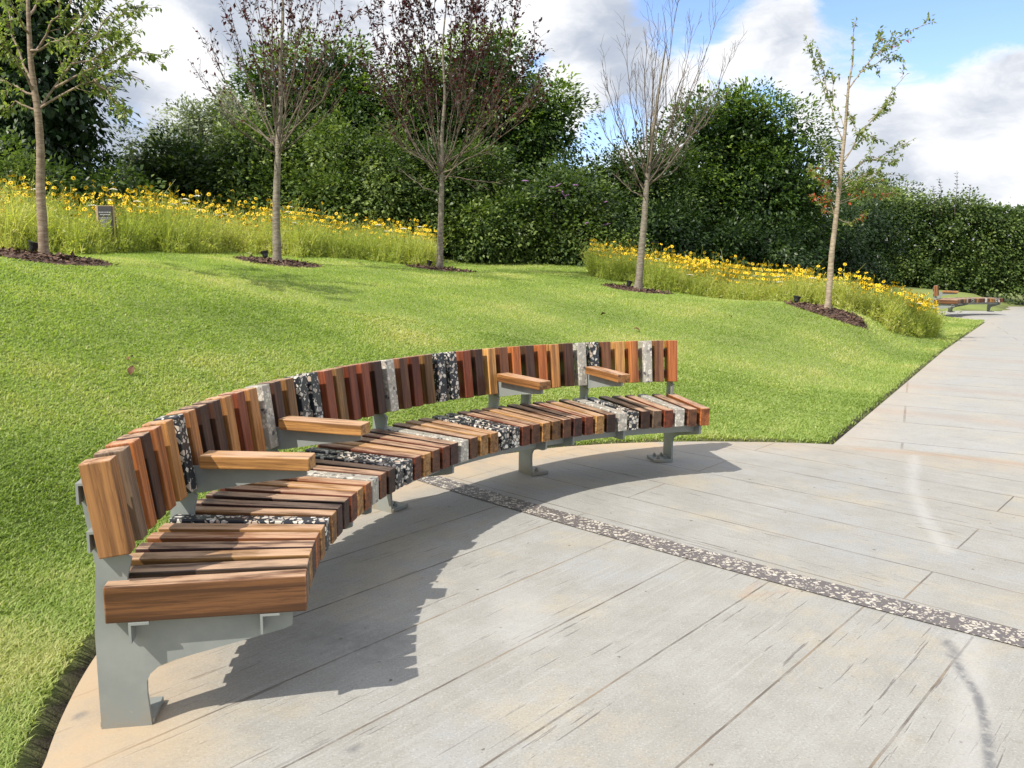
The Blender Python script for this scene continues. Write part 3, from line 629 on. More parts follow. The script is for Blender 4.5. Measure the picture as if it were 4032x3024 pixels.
HG = "shrubs and trees massed behind the meadow"
BG = [
 ("broad_leaved_tree", "tall dark drooping tree filling the top left corner behind the leftmost young tree", "tree", [(10, 40, 140, 190, 17.5), (-90, 230, 170, 200, 17.5), (105, 250, 105, 120, 17), (60, 370, 150, 90, 17), (-60, 420, 160, 90, 17)], dict(leaf=.15, n=520, per=42, mat=L_DARK, droop=.8, clump=.5, tint0=.30, trunk_r=.2, seed=2)),
 ("leafy_shrub", "fresh green bush at the left edge behind the yellow flowers", "shrub", [(-10, 420, 100, 70, 14.2), (70, 435, 70, 55, 14.0)], dict(leaf=.10, n=110, per=46, mat=L_MID, tint0=.62, trunk=False, seed=3)),
 ("leafy_shrub", "dark low shrub behind the sign panel", "shrub", [(175, 440, 80, 75, 17), (250, 455, 70, 60, 16.5)], dict(leaf=.10, n=130, per=44, mat=L_MID, tint0=.28, trunk=False, seed=4)),
 ("willow_sapling", "thin grey-green sapling between the dark corner tree and the silver willow", "sapling", [(300, 365, 42, 55, 21), (345, 395, 55, 55, 21), (310, 420, 60, 50, 21)], dict(leaf=.10, n=90, per=36, mat=L_SILVER, tint0=.25, spires=.6, trunk=False, seed=5)),
 ("willow_tree", "silver grey willow to the left of the tall hedge mass", "tree", [(430, 300, 70, 55, 24), (490, 285, 60, 60, 24), (440, 350, 85, 60, 24), (500, 350, 70, 70, 24)], dict(leaf=.10, n=300, per=52, mat=L_SILVER, tint0=.5, clump=.38, seed=6)),
 ("leafy_shrub", "dark round shrub in front of the silver willow", "shrub", [(400, 395, 65, 75, 20.5), (350, 430, 70, 60, 20), (450, 420, 90, 75, 20)], dict(leaf=.105, n=230, per=50, mat=L_MID, tint0=.22, trunk=False, seed=7)),
 ("leafy_shrub", "mid green shrub behind the second young tree with reddish leaves", "shrub", [(560, 400, 85, 95, 20), (640, 375, 80, 85, 20.5), (600, 450, 100, 60, 19.5)], dict(leaf=.105, n=300, per=52, mat=L_MID, tint0=.46, trunk=False, spires=.15, seed=8)),
 ("leafy_shrub", "large pale green shrub between the second and third young trees", "shrub", [(760, 390, 90, 100, 20), (820, 420, 85, 90, 19.5), (740, 460, 90, 60, 19)], dict(leaf=.105, n=330, per=54, mat=L_MID, tint0=.58, trunk=False, spires=.2, seed=9)),
 ("broad_leaved_tree", "rounded tree with bright green top behind the second young tree", "tree", [(640, 215, 95, 95, 26), (720, 190, 85, 80, 26), (570, 260, 70, 90, 26), (760, 280, 80, 110, 26), (660, 320, 120, 100, 26)], dict(leaf=.13, n=520, per=50, mat=L_BRIGHT, tint0=.30, top_highlight=.8, clump=.5, trunk_r=.16, seed=10)),
 ("broad_leaved_tree", "tall spreading tree with yellow green edge behind the purple leaved tree", "tree", [(930, 235, 90, 90, 26), (1040, 200, 95, 100, 26), (1150, 275, 95, 80, 26), (1090, 320, 120, 90, 26), (960, 320, 110, 100, 26), (860, 270, 60, 80, 26)], dict(leaf=.13, n=620, per=50, mat=L_BRIGHT, tint0=.26, top_highlight=.8, clump=.5, trunk_r=.17, seed=11)),
 ("leafy_shrub", "shadowy shrub directly behind the trunk of the purple leaved tree", "shrub", [(930, 440, 90, 90, 20), (1010, 420, 80, 75, 20.5), (900, 500, 60, 60, 19.2)], dict(leaf=.105, n=330, per=52, mat=L_MID, tint0=.34, trunk=False, seed=12)),
 ("leafy_shrub", "rounded low shrub on the lawn edge just right of the purple tree trunk", "shrub", [(1030, 515, 65, 55, 19.3), (1090, 510, 75, 65, 19.5), (1010, 545, 45, 30, 19)], dict(leaf=.10, n=220, per=50, mat=L_MID, tint0=.48, trunk=False, seed=13)),
 ("tall_hedge_shrub", "tall dark shrub with upright shoots between the spreading tree and the bare tree", "shrub", [(1240, 445, 60, 75, 23), (1310, 440, 60, 80, 23), (1370, 440, 70, 105, 23), (1200, 470, 60, 80, 22.5), (1440, 440, 60, 100, 23)], dict(leaf=.105, n=430, per=52, mat=L_MID, tint0=.24, spires=.14, trunk=False, seed=14)),
 ("broad_leaved_tree", "rounded dark green tree standing between the bare tree and the slim green tree", "tree", [(1590, 300, 105, 80, 25), (1600, 265, 62, 48, 25), (1545, 290, 70, 55, 25), (1520, 360, 100, 110, 25), (1670, 360, 95, 120, 25), (1600, 440, 160, 120, 25), (1490, 470, 80, 110, 24.5), (1720, 470, 65, 110, 25)], dict(leaf=.12, n=800, per=50, mat=L_BRIGHT, tint0=.24, top_highlight=.75, clump=.46, trunk_r=.16, seed=15)),
 ("leafy_shrub", "leafy low shrub behind the left end of the right flower bed", "shrub", [(1230, 535, 70, 42, 19.8), (1300, 545, 70, 40, 20), (1160, 545, 50, 35, 19.6)], dict(leaf=.10, n=230, per=48, mat=L_MID, tint0=.50, trunk=False, seed=16)),
 ("leafy_shrub", "dark shrub under the round tree behind the right flower bed", "shrub", [(1420, 520, 80, 70, 22), (1530, 540, 90, 55, 22.5), (1640, 550, 100, 60, 23)], dict(leaf=.105, n=300, per=46, mat=L_DARK, tint0=.50, trunk=False, seed=17)),
 ("leafy_shrub", "deep green shrub between the round tree and the long clipped hedge", "shrub", [(1790, 545, 90, 90, 28), (1860, 520, 80, 90, 30)], dict(leaf=.10, n=280, per=46, mat=L_DARK, tint0=.30, trunk=False, seed=18)),
 ("broad_leaved_tree", "pale green small tree peeping over the hedge behind the slim green tree", "tree", [(1850, 430, 65, 45, 36), (1920, 440, 55, 35, 36), (1860, 480, 90, 60, 36)], dict(leaf=.12, n=220, per=46, mat=L_MID, tint0=.55, trunk_r=.12, seed=19)),
]
for name, label, cat, ells, kw in BG: shrub(name, label, cat, ells, group=HG, **kw)

# butterfly bush with lilac spikes
bud, bo = shrub("butterfly_bush", "butterfly bush with lilac flower spikes in front of the dark upright shrub", "shrub", [(1220, 430, 85, 45, 20.3), (1180, 480, 90, 40, 20), (1280, 480, 75, 45, 20.2)], leaf=.12, n=170, per=40, mat=L_MID, tint0=.30, trunk=False, seed=21, group=HG)
rr = random.Random(5)
for k in range(26):
    p = at(rr.uniform(1130, 1310), rr.uniform(385, 500), 19.4 + rr.uniform(-.1, .3)) - bo
    d = np.array([rr.uniform(-.8, .8), -.4, rr.uniform(-.2, .5)]); d /= np.linalg.norm(d); l = rr.uniform(.09, .16)
    tb = Tubes(); tb.add([p - d * .05, p, p + d * l * .5, p + d * l], [.005, .018, .015, .003], 6); tb.build('flower_spike', LILAC, bud)

# long clipped hedge on the right
def hedge():
    r = np.random.default_rng(31); a = at(1845, 640, 33); b = np.array([27.0, 31.0, 0]); L = np.linalg.norm((b - a)[:2]); u = (b - a)[:2] / L; nrm = np.array([u[1], -u[0]])
    if nrm[1] > 0: nrm = -nrm
    root = tag(empty("clipped_hedge", (a[0], a[1], gz(a[0], a[1]))), "long dense green hedge along the right behind the far bench", "hedge", HG); o3 = np.array(root.location)
    m = 900; s = r.uniform(0, L, m); h = r.uniform(.1, 3.3, m); topc = r.random(m) < .30; h[topc] = 3.2 + .2 * np.sin(s[topc] * 2.1) + r.normal(0, .1, topc.sum())
    off = np.where(topc, r.uniform(-1.2, .5, m), .55 + r.normal(0, .12, m) - .14 * (h / 3.5))
    px = a[0] + u[0] * s + nrm[0] * off; py = a[1] + u[1] * s + nrm[1] * off; pz = h + np.array([gz(x, y) for x, y in zip(px, py)]) - .05
    per = 46; k = np.repeat(np.arange(m), per); q = unit(len(k), r); cs = r.uniform(.25, .55, m); ct = np.clip(.45 + r.normal(0, .18, m) + .25 * (h > 3.2), 0, 1)
    P = np.stack([px, py, pz], 1)[k] + q * (cs[k] * r.uniform(.3, 1, len(k)))[:, None]
    sp = (r.random(m) < .22) & topc; ex = np.where(sp[k], r.uniform(0, .34, len(k)), 0); P[:, 2] += ex; P[sp[k], :2] = (np.stack([px, py], 1)[k] + q[:, :2] * .1)[sp[k]]
    out = np.array([nrm[0], nrm[1], .35]); Dn = q * .6 + out * .5 + unit(len(k), r) * .4; Dn[:, 2] -= .4; Nn = out + np.array([0, 0, .6]) + unit(len(k), r) * .5
    LL = .115 * r.uniform(.6, 1.3, len(k)); V, F = leaf_quads(P - o3, Dn, Nn, LL, LL * .7); T = np.clip(ct[k] + r.normal(0, .1, len(k)), 0, 1)
    # inner filling
    ni = 26000; s = r.uniform(0, L, ni); off = r.uniform(-1.2, .45, ni); h = r.uniform(0, 3.2, ni)
    P = np.stack([a[0] + u[0] * s + nrm[0] * off, a[1] + u[1] * s + nrm[1] * off, h + .05], 1); LL = r.uniform(.12, .26, ni); V2, F2 = leaf_quads(P - o3, unit(ni, r), unit(ni, r), LL, LL * .7)
    link('foliage', np_mesh('foliage', np.concatenate([V, V2]), np.concatenate([F, F2 + len(V)]), {'tint': ('FACE', np.concatenate([T, r.uniform(.2, .6, ni)]))}), L_MID, root)
    tb = Tubes()
    for q in np.arange(.4, L, .8):
        x, y = a[0] + u[0] * q, a[1] + u[1] * q; tb.add([(x - o3[0], y - o3[1], -.3), (x - o3[0] + .1, y - o3[1], 1.2), (x - o3[0], y - o3[1] + .1, 2.8)], [.05, .04, .01], 5)
    tb.build('stem', BARK_DARK, root)
hedge()

# thin upright shoots above the left shrubs and the hedge
def shoots(lst, label, name="tall_shoot"):
    for (px, py0, py1, d) in lst:
        a = at(px, py0, d); b = at(px + random.uniform(-8, 8), py1, d); root = tag(empty(name, a), label, "shoot", "slender shoots above the shrubs"); q = b - a
        tb = Tubes(); tb.add([(0, 0, -.4), q * .5 + [.03, 0, 0], q], [.014, .010, .004], 4); tb.build('stem', BARK_DARK, root)
        P = []; Dn = []
        for f in np.arange(.12, 1.0, .11):
            for g in (0, 1): P.append(q * f); s_ = 1 if g else -1; Dn.append((s_ * random.uniform(.5, 1), random.uniform(-.6, .6), random.uniform(.1, .5)))
        P = np.array(P); V, F = leaf_quads(P, np.array(Dn), np.array([[0, 0, 1.0]] * len(P)) + unit(len(P)) * .3, .13, .06)
        link('foliage', np_mesh('foliage', V, F, {'tint': ('FACE', np.full(len(P), .35))}), L_DARK, root)
shoots([(348, 330, 255, 21), (362, 330, 270, 21), (402, 300, 235, 22), (430, 280, 232, 22), (330, 350, 300, 21), (312, 360, 310, 20)], "slender leafy shoot rising above the shrubs left of the silver willow")
shoots([(2035, 440, 383, 32), (2064, 440, 368, 32), (2018, 445, 400, 32), (2090, 440, 398, 32)], "slender leafy shoot rising above the long right hedge")

# ---------------------------------------------------------------- young trees on the lawn
def mulch(key, label):
    cx, cy, rad = MULCH[key]; r = np.random.default_rng(int(cx * 10) % 100 + 50)
    m = bpy.data.materials.get('bark_mulch')
    if not m:
        m, t, b = material('bark_mulch'); t.put(b.inputs['Base Color'], t.ramp(t.attr('tint'), [(0, (.04, .023, .015)), (.6, (.125, .068, .044)), (.92, (.15, .085, .055)), (1, (.3, .2, .14))])); b.inputs['Roughness'].default_value = .9
    n = 1500; a = r.uniform(0, 2 * math.pi, n); q = rad * np.sqrt(r.random(n)) * (1 + .05 * np.sin(3 * a) + .03 * np.sin(7 * a)); x = cx + q * np.cos(a); y = cy + q * np.sin(a)
    z = ground_z(x, y) + .018 * (1 - (q / rad) ** 2) + r.uniform(.004, .014, n)
    d = unit(n, r); d[:, 2] *= .3; L = r.uniform(.025, .08, n); V, F = leaf_quads(np.stack([x, y, z], 1), d, np.array([[0, 0, 1.]]) + unit(n, r) * .5, L, L * .45, .05)
    T = np.clip(r.normal(.45, .25, n), 0, 1); T[r.random(n) < .03] = 1.0
    aa = np.linspace(0, 2 * math.pi, 49)[:-1]; V2 = [(cx, cy, gz(cx, cy) + .026)]
    for f in (.5, .92, 1.0):
        for g in aa: rr_ = rad * f * (1 + .05 * math.sin(3 * g) + .03 * math.sin(7 * g)); x_, y_ = cx + rr_ * math.cos(g), cy + rr_ * math.sin(g); V2.append((x_, y_, gz(x_, y_) + (.02, .012, -.01)[(.5, .92, 1.0).index(f)]))
    Q = [[0, 1 + i, 1 + (i + 1) % 48, 0] for i in range(48)]
    tri = np.array([[0, 1 + i, 1 + (i + 1) % 48] for i in range(48)]); qd = np.array([[1 + 48 * k + i, 49 + 48 * k + i, 49 + 48 * k + (i + 1) % 48, 1 + 48 * k + (i + 1) % 48] for k in range(2) for i in range(48)])
    tri_q = np.concatenate([qd[:, :3], qd[:, [0, 2, 3]], tri]); nv = len(V)
    F3 = np.concatenate([F[:, :3], F[:, [0, 2, 3]], tri_q + nv])
    me = np_mesh('mulch_bed', np.concatenate([V, np.array(V2)]) - [cx, cy, 0], F3, {'tint': ('FACE', np.concatenate([T, T, np.full(len(tri_q), .25)]))})
    o = link('mulch_bed', me, m); o.location = (cx, cy, 0); tag(o, label, 'mulch bed', 'bark mulch circles around the young trees')
def spot(px, py, d, label, rz=0.0):
    p = at(px, py, d); z = gz(p[0], p[1]); root = tag(empty('garden_spotlight', (p[0], p[1], z), rz), label, 'spotlight', 'black spotlights at the young trees')
    tb = Tubes(); tb.add([(0, 0, -.05), (0, 0, .05)], [.02, .02], 8); tb.build('spike', BLACK_PL, root)
    mb = MB(); a = np.arange(12) * R(30); prof = [(.0, .05), (.035, .05), (.042, .09), (.058, .125), (.058, .132), (.0, .130)]; ct, st = math.cos(R(18)), math.sin(R(18))
    V = []
    for r_, z_ in prof:
        for q in a: x_, y_, zz_ = r_ * math.cos(q), r_ * math.sin(q), z_; V.append((x_ * ct + (zz_ - .05) * st, y_, (zz_ - .05) * ct - x_ * st + .05))
    F = [[i * 12 + j, i * 12 + (j + 1) % 12, (i + 1) * 12 + (j + 1) % 12, (i + 1) * 12 + j] for i in range(5) for j in range(12)]
    mb.add(V, F); mb.build('lamp_head', BLACK_PL, root)
def bez(a, b, c, n): t = np.linspace(0, 1, n)[:, None]; return (1 - t) ** 2 * a + 2 * t * (1 - t) * b + t ** 2 * c
class YoungTree:
    def __init__(s, key, name, label, bark, leafmat, seed):
        s.o = TREES[key].copy(); s.o[2] = gz(s.o[0], s.o[1]) + .03; s.d = s.o[1]; s.r = np.random.default_rng(seed); s.bark = bark; s.lm = leafmat
        s.root = tag(empty(name, s.o), label, 'tree', 'young trees planted on the lawn'); s.tw = Tubes(); s.pts = []; s.dirs = []
    def p(s, px, py, dd=0.0): return at(px, py, s.d + dd) - s.o
    def trunk(s, pl, r0, r1):
        pts = [s.p(*q) for q in pl]; pts[0] = np.array([0, 0, -.06]); n = len(pts)
        # resample smooth
        t = np.arange(n); tt = np.linspace(0, n - 1, n * 6); P = np.stack([np.interp(tt, t, np.array(pts)[:, i]) for i in range(3)], 1)
        for _ in range(3): P[1:-1] = (P[:-2] + P[1:-1] * 2 + P[2:]) / 4
        rad = np.linspace(r0, r1, len(P)) * (1 + .04 * np.sin(np.arange(len(P)) * 1.7)); rad[0] *= 1.3; rad[1] *= 1.12
        tb = Tubes(); tb.add(P, rad, 12); tb.build('trunk', s.bark, s.root); s.tp = P
    def limb(s, P, r0, r1, sub=4, sublen=.35, twigs=3, ang=.5, leaf_from=.3, up=.25, rmin=.0022):
        r = s.r; P = np.array(P); n = len(P); L = np.linalg.norm(np.diff(P, axis=0), axis=1).sum()
        wob = r.normal(0, .012 * L ** .5, (n, 3)); wob[0] = 0; P = P + wob
        s.tw.add(P, np.linspace(r0, r1, n), 5); s.note(P, leaf_from)
        for k in range(sub):
            f = r.uniform(.22, .97); i = min(int(f * (n - 1)), n - 2); q = P[i] + (P[i + 1] - P[i]) * (f * (n - 1) - i); d = P[i + 1] - P[i]; d /= np.linalg.norm(d)
            e = unit(1, r)[0]; e -= d * np.dot(e, d); e /= np.linalg.norm(e); v = d * math.cos(ang) + e * math.sin(ang) * r.uniform(.5, 1.3) + np.array([0, 0, up]); v /= np.linalg.norm(v)
            l = L * sublen * r.uniform(.5, 1.2) * (1.15 - f * .6); c = q + v * l * .5 + np.array([0, 0, -.02]) ; Q = bez(q, c, q + v * l + np.array([0, 0, up * .3 * l]), 5); Q[1:] += r.normal(0, .018 * l ** .5, (4, 3))
            s.tw.add(Q, np.linspace(max(r0 * .35 * (1 - f * .5), rmin * 1.3), rmin, 5), 4); s.note(Q, .1)
            for j in range(twigs):
                g = r.uniform(.25, .95); ii = min(int(g * 4), 3); q2 = Q[ii] + (Q[ii + 1] - Q[ii]) * (g * 4 - ii); v2 = v + unit(1, r)[0] * .75 + np.array([0, 0, up * .5]); v2 /= np.linalg.norm(v2); l2 = l * r.uniform(.25, .55)
                Q2 = np.array([q2, q2 + v2 * l2 * .5 + unit(1, r)[0] * .02, q2 + v2 * l2]); s.tw.add(Q2, [rmin * 1.1, rmin, rmin * .6], 3); s.note(Q2, 0)
    def note(s, P, f0):
        P = np.array(P); n = len(P); L = np.linalg.norm(np.diff(P, axis=0), axis=1).sum(); k = max(2, int(L / .03)); t = s.r.uniform(f0, 1, k) * (n - 1)
        i = np.minimum(t.astype(int), n - 2); f = (t - i)[:, None]; s.pts.append(P[i] + (P[i + 1] - P[i]) * f); s.dirs.append(P[i + 1] - P[i])
    def finish(s, leaves, size, droop=.4, tint=.5, zfun=None, odd=None):
        s.tw.build('branches', BARK_TWIG if s.bark is BARK_GREY else s.bark, s.root); r = s.r
        if not leaves: return
        P = np.concatenate(s.pts); Dn = np.concatenate(s.dirs); Dn /= np.linalg.norm(Dn, axis=1)[:, None] + 1e-9
        wgt = zfun(P) if zfun else np.ones(len(P)); wgt = wgt / wgt.sum(); ix = r.choice(len(P), leaves, p=wgt)
        p = P[ix] + r.normal(0, .010, (leaves, 3)); d = Dn[ix] * .5 + unit(leaves, r) * .7; d[:, 2] -= droop
        sz = size * r.uniform(.6, 1.25, leaves); V, F = leaf_quads(p, d, np.array([[0, 0, 1.]]) + unit(leaves, r) * .6, sz, sz * .52)
        T = np.clip(tint + r.normal(0, .2, leaves), 0, 1); mi = None; mats = [s.lm]
        if odd: mi = odd(p, r).astype(int); mats = [s.lm, L_ORANGE]
        link('crown', np_mesh('crown', V, F, {'tint': ('FACE', T)}, mi), mats, s.root)
    def limbs_to(s, start, tips, r0, spread=.9, **kw):
        a = s.p(*start)
        for (px, py) in tips:
            b = s.p(px, py, s.r.uniform(-spread, spread)); base = a + np.array([0, 0, s.r.uniform(-.12, .3)]); h = b - base
            c = base + h * np.array([.62, .62, .36]) + s.r.normal(0, .05, 3); s.limb(bez(base, c, b, 9), r0 * s.r.uniform(.75, 1.15), .0032, **kw)

t = YoungTree('T1', "young_tree", "leafy young tree with pale green drooping leaves, leftmost on the lawn", BARK_CHERRY, L_CHERRY, 41)
t.trunk([(95, 556), (92, 490), (87, 400), (88, 330), (83, 250), (74, 190), (66, 130), (63, 70), (60, 0), (58, -80), (60, -170)], .050, .008)
def c1(l): return [(x / 1.508 / PX, y / 1.508 / PX) for x, y in l]
for l in ([(235, 640), (330, 520), (430, 380), (550, 230), (650, 90), (760, 10)], [(330, 520), (480, 440), (620, 390), (720, 330), (850, 300), (960, 335)], [(240, 640), (400, 550), (560, 470), (700, 420), (850, 465)],
          [(200, 560), (130, 430), (70, 330), (-60, 200)], [(190, 480), (80, 230), (40, 0), (20, -120)], [(210, 650), (100, 610), (0, 660)], [(180, 350), (300, 150), (420, 0), (520, -160)], [(172, 200), (90, 60), (-20, -100)],
          [(430, 380), (560, 350), (700, 250), (800, 200)], [(550, 230), (680, 200), (780, 90)], [(560, 470), (650, 560), (700, 620), (760, 665)], [(168, 100), (260, -60), (350, -200)], [(200, 560), (60, 500), (-80, 430)], [(175, 300), (330, 260), (480, 130), (620, -60)], [(480, 440), (560, 500), (640, 560)]):
    q = c1(l); dd = np.linspace(0, t.r.uniform(-.7, .7), len(q)); P = np.array([t.p(x, y, z) for (x, y), z in zip(q, dd)]); k = np.linspace(0, len(P) - 1, 9); P = np.stack([np.interp(k, range(len(P)), P[:, i]) for i in range(3)], 1)
    t.limb(P, .013, .003, sub=8, sublen=.34, twigs=3, ang=.7, up=.0, leaf_from=.2)
t.finish(3000, .056, droop=.55, tint=.48)

t = YoungTree('T2', "young_tree", "young tree with sparse dark red leaves on fine upright branches, second from the left", BARK_GREY, L_PURPLE, 42)
t.trunk([(600, 568), (597, 500), (597, 420), (600, 350), (601, 290), (608, 220), (604, 130), (613, 40), (608, -60)], .062, .008)
t.limbs_to((600, 330), [(450, 95), (432, 170), (472, 235), (495, 20), (520, -50), (550, -100), (580, -140), (612, -160), (640, -130), (672, -90), (700, -30), (728, 20), (765, 20), (762, 110), (545, 180), (690, 190), (742, 190), (640, 60), (575, 40)], .0125, sub=9, sublen=.33, twigs=3, ang=.42, up=.35)
t.finish(2400, .062, droop=.1, tint=.55, zfun=lambda P: np.clip(P[:, 2] - 1.9, .06, 3) ** 1.2)

t = YoungTree('T3', "young_tree", "young tree with dense purple leaves on spreading branches, middle of the five", BARK_GREY, L_PURPLE, 43)
t.trunk([(949, 582), (951, 520), (953, 440), (955, 370), (954, 290), (962, 210), (955, 100), (968, -30)], .060, .008)
t.limbs_to((953, 385), [(792, 10), (800, -60), (840, -130), (890, -160), (940, -180), (990, -170), (1040, -140), (1090, -80), (1128, 5), (1168, 90), (1188, 155), (1150, 235), (822, 150), (800, 250), (870, 90), (1100, 190), (1050, 60), (905, 10), (1010, 120), (850, 300)], .0125, sub=10, sublen=.36, twigs=4, ang=.45, up=.3, spread=1.1)
t.limbs_to((953, 420), [(1080, 398), (1050, 350), (860, 360)], .008, sub=3, sublen=.3, twigs=2, up=.1)
t.finish(8500, .068, droop=.1, tint=.42, zfun=lambda P: np.clip(P[:, 2] - 1.75, .10, 1.9) ** 1.6)

t = YoungTree('T4', "young_tree", "leafless young tree with bare twigs leaning slightly right, behind the bench", BARK_GREY, L_PURPLE, 44)
t.trunk([(1378, 627), (1386, 540), (1392, 470), (1396, 405), (1404, 340), (1412, 270), (1424, 190), (1438, 100)], .066, .010)
t.limbs_to((1396, 405), [(1290, 245), (1303, 155), (1325, 170), (1350, 95), (1392, 60), (1420, 30), (1462, -5), (1440, 90), (1500, 55), (1530, 100), (1572, 185), (1578, 120), (1552, 30), (1480, 150), (1500, 255), (1370, 150), (1410, 150), (1535, 210)], .0135, sub=9, sublen=.34, twigs=3, ang=.40, up=.4)
t.limbs_to((1394, 425), [(1322, 372), (1345, 350), (1480, 340)], .008, sub=3, sublen=.3, twigs=2, up=.2)
t.finish(0, .05)

t = YoungTree('T5', "young_tree", "slim young tree with green leaves and a few orange ones, rightmost on the lawn", BARK_PALE, L_CHERRY, 45)
def c3(l): return [((2688 + x / 1.508) / PX, y / 1.508 / PX) for x, y in l]
t.trunk([(1787, 670)] + c3([(875, 1650), (885, 1500), (905, 1340), (925, 1150), (945, 950), (962, 800), (975, 640), (985, 500), (1012, 360), (1012, 200), (1025, 120)]), .047, .004)
for l, r0 in (([(985, 530), (1060, 430), (1130, 330), (1250, 220), (1350, 180), (1490, 120)], .011), ([(1060, 430), (1180, 360), (1295, 325)], .006), ([(1130, 330), (1160, 240), (1170, 160)], .005), ([(950, 830), (900, 690), (850, 560), (800, 430), (760, 270)], .009), ([(870, 600), (840, 430), (800, 265)], .006),
          ([(945, 980), (1020, 830), (1100, 720), (1200, 600), (1320, 445)], .011), ([(1100, 720), (1180, 660), (1260, 560)], .006), ([(945, 1090), (1080, 960), (1230, 900), (1370, 820)], .009), ([(950, 1100), (1100, 1020), (1320, 1050)], .007), ([(935, 1100), (890, 930), (850, 860)], .006), ([(900, 1280), (850, 1130), (840, 1000)], .007),
          ([(905, 1280), (830, 1230), (750, 1155)], .006), ([(930, 1210), (1060, 1160), (1250, 1140)], .006), ([(925, 1300), (1000, 1330), (1080, 1270)], .007), ([(960, 760), (900, 620), (890, 420)], .006), ([(975, 640), (1040, 790)], .005), ([(930, 1150), (1080, 1080), (1180, 1000)], .006), ([(925, 1180), (820, 1060), (740, 980)], .005), ([(945, 950), (1090, 800), (1200, 850)], .006), ([(940, 1130), (1100, 1060), (1260, 1130)], .006), ([(930, 1200), (1100, 1110), (1300, 1150)], .006), ([(945, 1040), (1120, 930), (1290, 960)], .006), ([(928, 1220), (830, 1090), (760, 1010)], .005)):
    q = c3(l); dd = np.linspace(0, t.r.uniform(-.5, .5), len(q)); P = np.array([t.p(x, y, z) for (x, y), z in zip(q, dd)]); k = np.linspace(0, len(P) - 1, 7); P = np.stack([np.interp(k, range(len(P)), P[:, i]) for i in range(3)], 1)
    t.limb(P, r0, .0032, sub=6, sublen=.24, twigs=2, ang=.7, up=.1, leaf_from=.15)
t.note(t.tp[-30:], 0)
t.finish(2500, .064, droop=.35, tint=.45, odd=lambda p, r: ((p[:, 2] < 2.05) & (p[:, 0] < -.05) & (r.random(len(p)) < .18)) | ((p[:, 2] < 1.75) & (r.random(len(p)) < .25)) | (r.random(len(p)) < .012))

mulch('T1', "bark mulch circle around the leafy leftmost young tree"); mulch('T2', "bark mulch circle around the sparse red leaved young tree"); mulch('T3', "bark mulch circle around the dense purple leaved young tree")
mulch('T4', "bark mulch circle around the leafless young tree"); mulch('T5', "bark mulch circle around the slim rightmost young tree")
spot(71, 553, 8.45, "black ground spotlight beside the leftmost leafy young tree", .4); spot(574, 566, 12.1, "black ground spotlight beside the sparse red leaved tree", 2.5); spot(926, 578, 14.5, "black ground spotlight beside the purple leaved tree", .2)
spot(1357, 623, 14.1, "black ground spotlight beside the leafless tree", .3); spot(1718, 669, 12.7, "black ground spotlight beside the slim rightmost young tree", .5)

# ---------------------------------------------------------------- flower meadow
def meadow(front, back_d, name, ybed, n_stems, h0, h1, seed):
    r = np.random.default_rng(seed); Fp = np.array([at(*q)[:2] for q in front]); seg = np.linalg.norm(np.diff(Fp, axis=0), axis=1); cum = np.concatenate([[0], np.cumsum(seg)])
    def sample(n, s_lo=0.0, s_hi=1.0):
        t_ = r.uniform(0, cum[-1], n); x = np.interp(t_, cum, Fp[:, 0]); y = np.interp(t_, cum, Fp[:, 1]); f = s_lo + (s_hi - s_lo) * r.random(n); wob = .14 * np.sin(t_ * 3.1) + .09 * np.sin(t_ * 7.7) + .06 * np.sin(t_ * 17)
        d = np.stack([x, y], 1); d /= np.linalg.norm(d, axis=1)[:, None]; q = np.stack([x, y], 1) + d * (f * np.interp(t_, [0, cum[-1]], back_d) + wob)[:, None]
        edge = np.clip(f * 5, 0, 1) ** .5
        return q[:, 0], q[:, 1], f, edge, t_ / cum[-1]
    x, y, f, ed, tt = sample(n_stems, -.08, 1.0); f2 = r.random(n_stems) < .35; x2, y2, *_ = sample(n_stems, -.02, .25); x = np.where(f2, x2, x); y = np.where(f2, y2, y)
    ed = np.where(f2, .75, ed); z = ground_z(x, y); hn = 1 + .16 * np.sin(x * 2.9 + y * 1.3) + .12 * np.sin(x * 7.3 - y * 4.1) + .10 * np.sin(x * 15 + y * 9); h = (h0 + (h1 - h0) * ed) * hn * (.30 + .85 * r.random(n_stems) ** .8) * np.where(r.random(n_stems) < .05, 1.35, 1)
    lean = r.normal(0, .24, (n_stems, 2)) * h[:, None]; a = r.uniform(0, math.pi, n_stems); wd = r.uniform(.0025, .0075, n_stems); ca, sa = np.cos(a) * wd, np.sin(a) * wd
    B = np.stack([x, y, z - .02], 1); M = B + np.stack([lean[:, 0] * .35, lean[:, 1] * .35, h * .55], 1); Tp = B + np.stack([lean[:, 0], lean[:, 1], h], 1); S_ = np.stack([ca, sa, 0 * ca], 1)
    V = np.stack([B - S_, B + S_, M + S_ * .8, M - S_ * .8, Tp + S_ * .25, Tp - S_ * .25], 1).reshape(-1, 3); i = np.arange(n_stems)[:, None] * 6
    F = np.concatenate([i + np.array([0, 1, 2, 3]), i + np.array([3, 2, 4, 5])]); T = np.clip(.45 + .25 * np.sin(x * 1.3 + y) * .6 + r.normal(0, .17, n_stems), 0, 1)
    # small leaves along the stems
    k = r.integers(0, n_stems, int(n_stems * 4)); g = r.uniform(.1, 1.0, len(k)); p = B[k] + (Tp[k] - B[k]) * g[:, None]; d = unit(len(k), r); d[:, 2] = np.abs(d[:, 2]) * .8 + .1; LL = r.uniform(.03, .085, len(k)) * (1.2 - .5 * g)
    V2, F2 = leaf_quads(p, d, unit(len(k), r), LL, LL * .28)
    link(name, np_mesh(name, np.concatenate([V, V2]), np.concatenate([F, F2 + len(V)]), {'tint': ('FACE', np.concatenate([T, T, np.clip(T[k] - .1, 0, 1)]))}), L_MEADOW)
    return sample, r
FL = {}
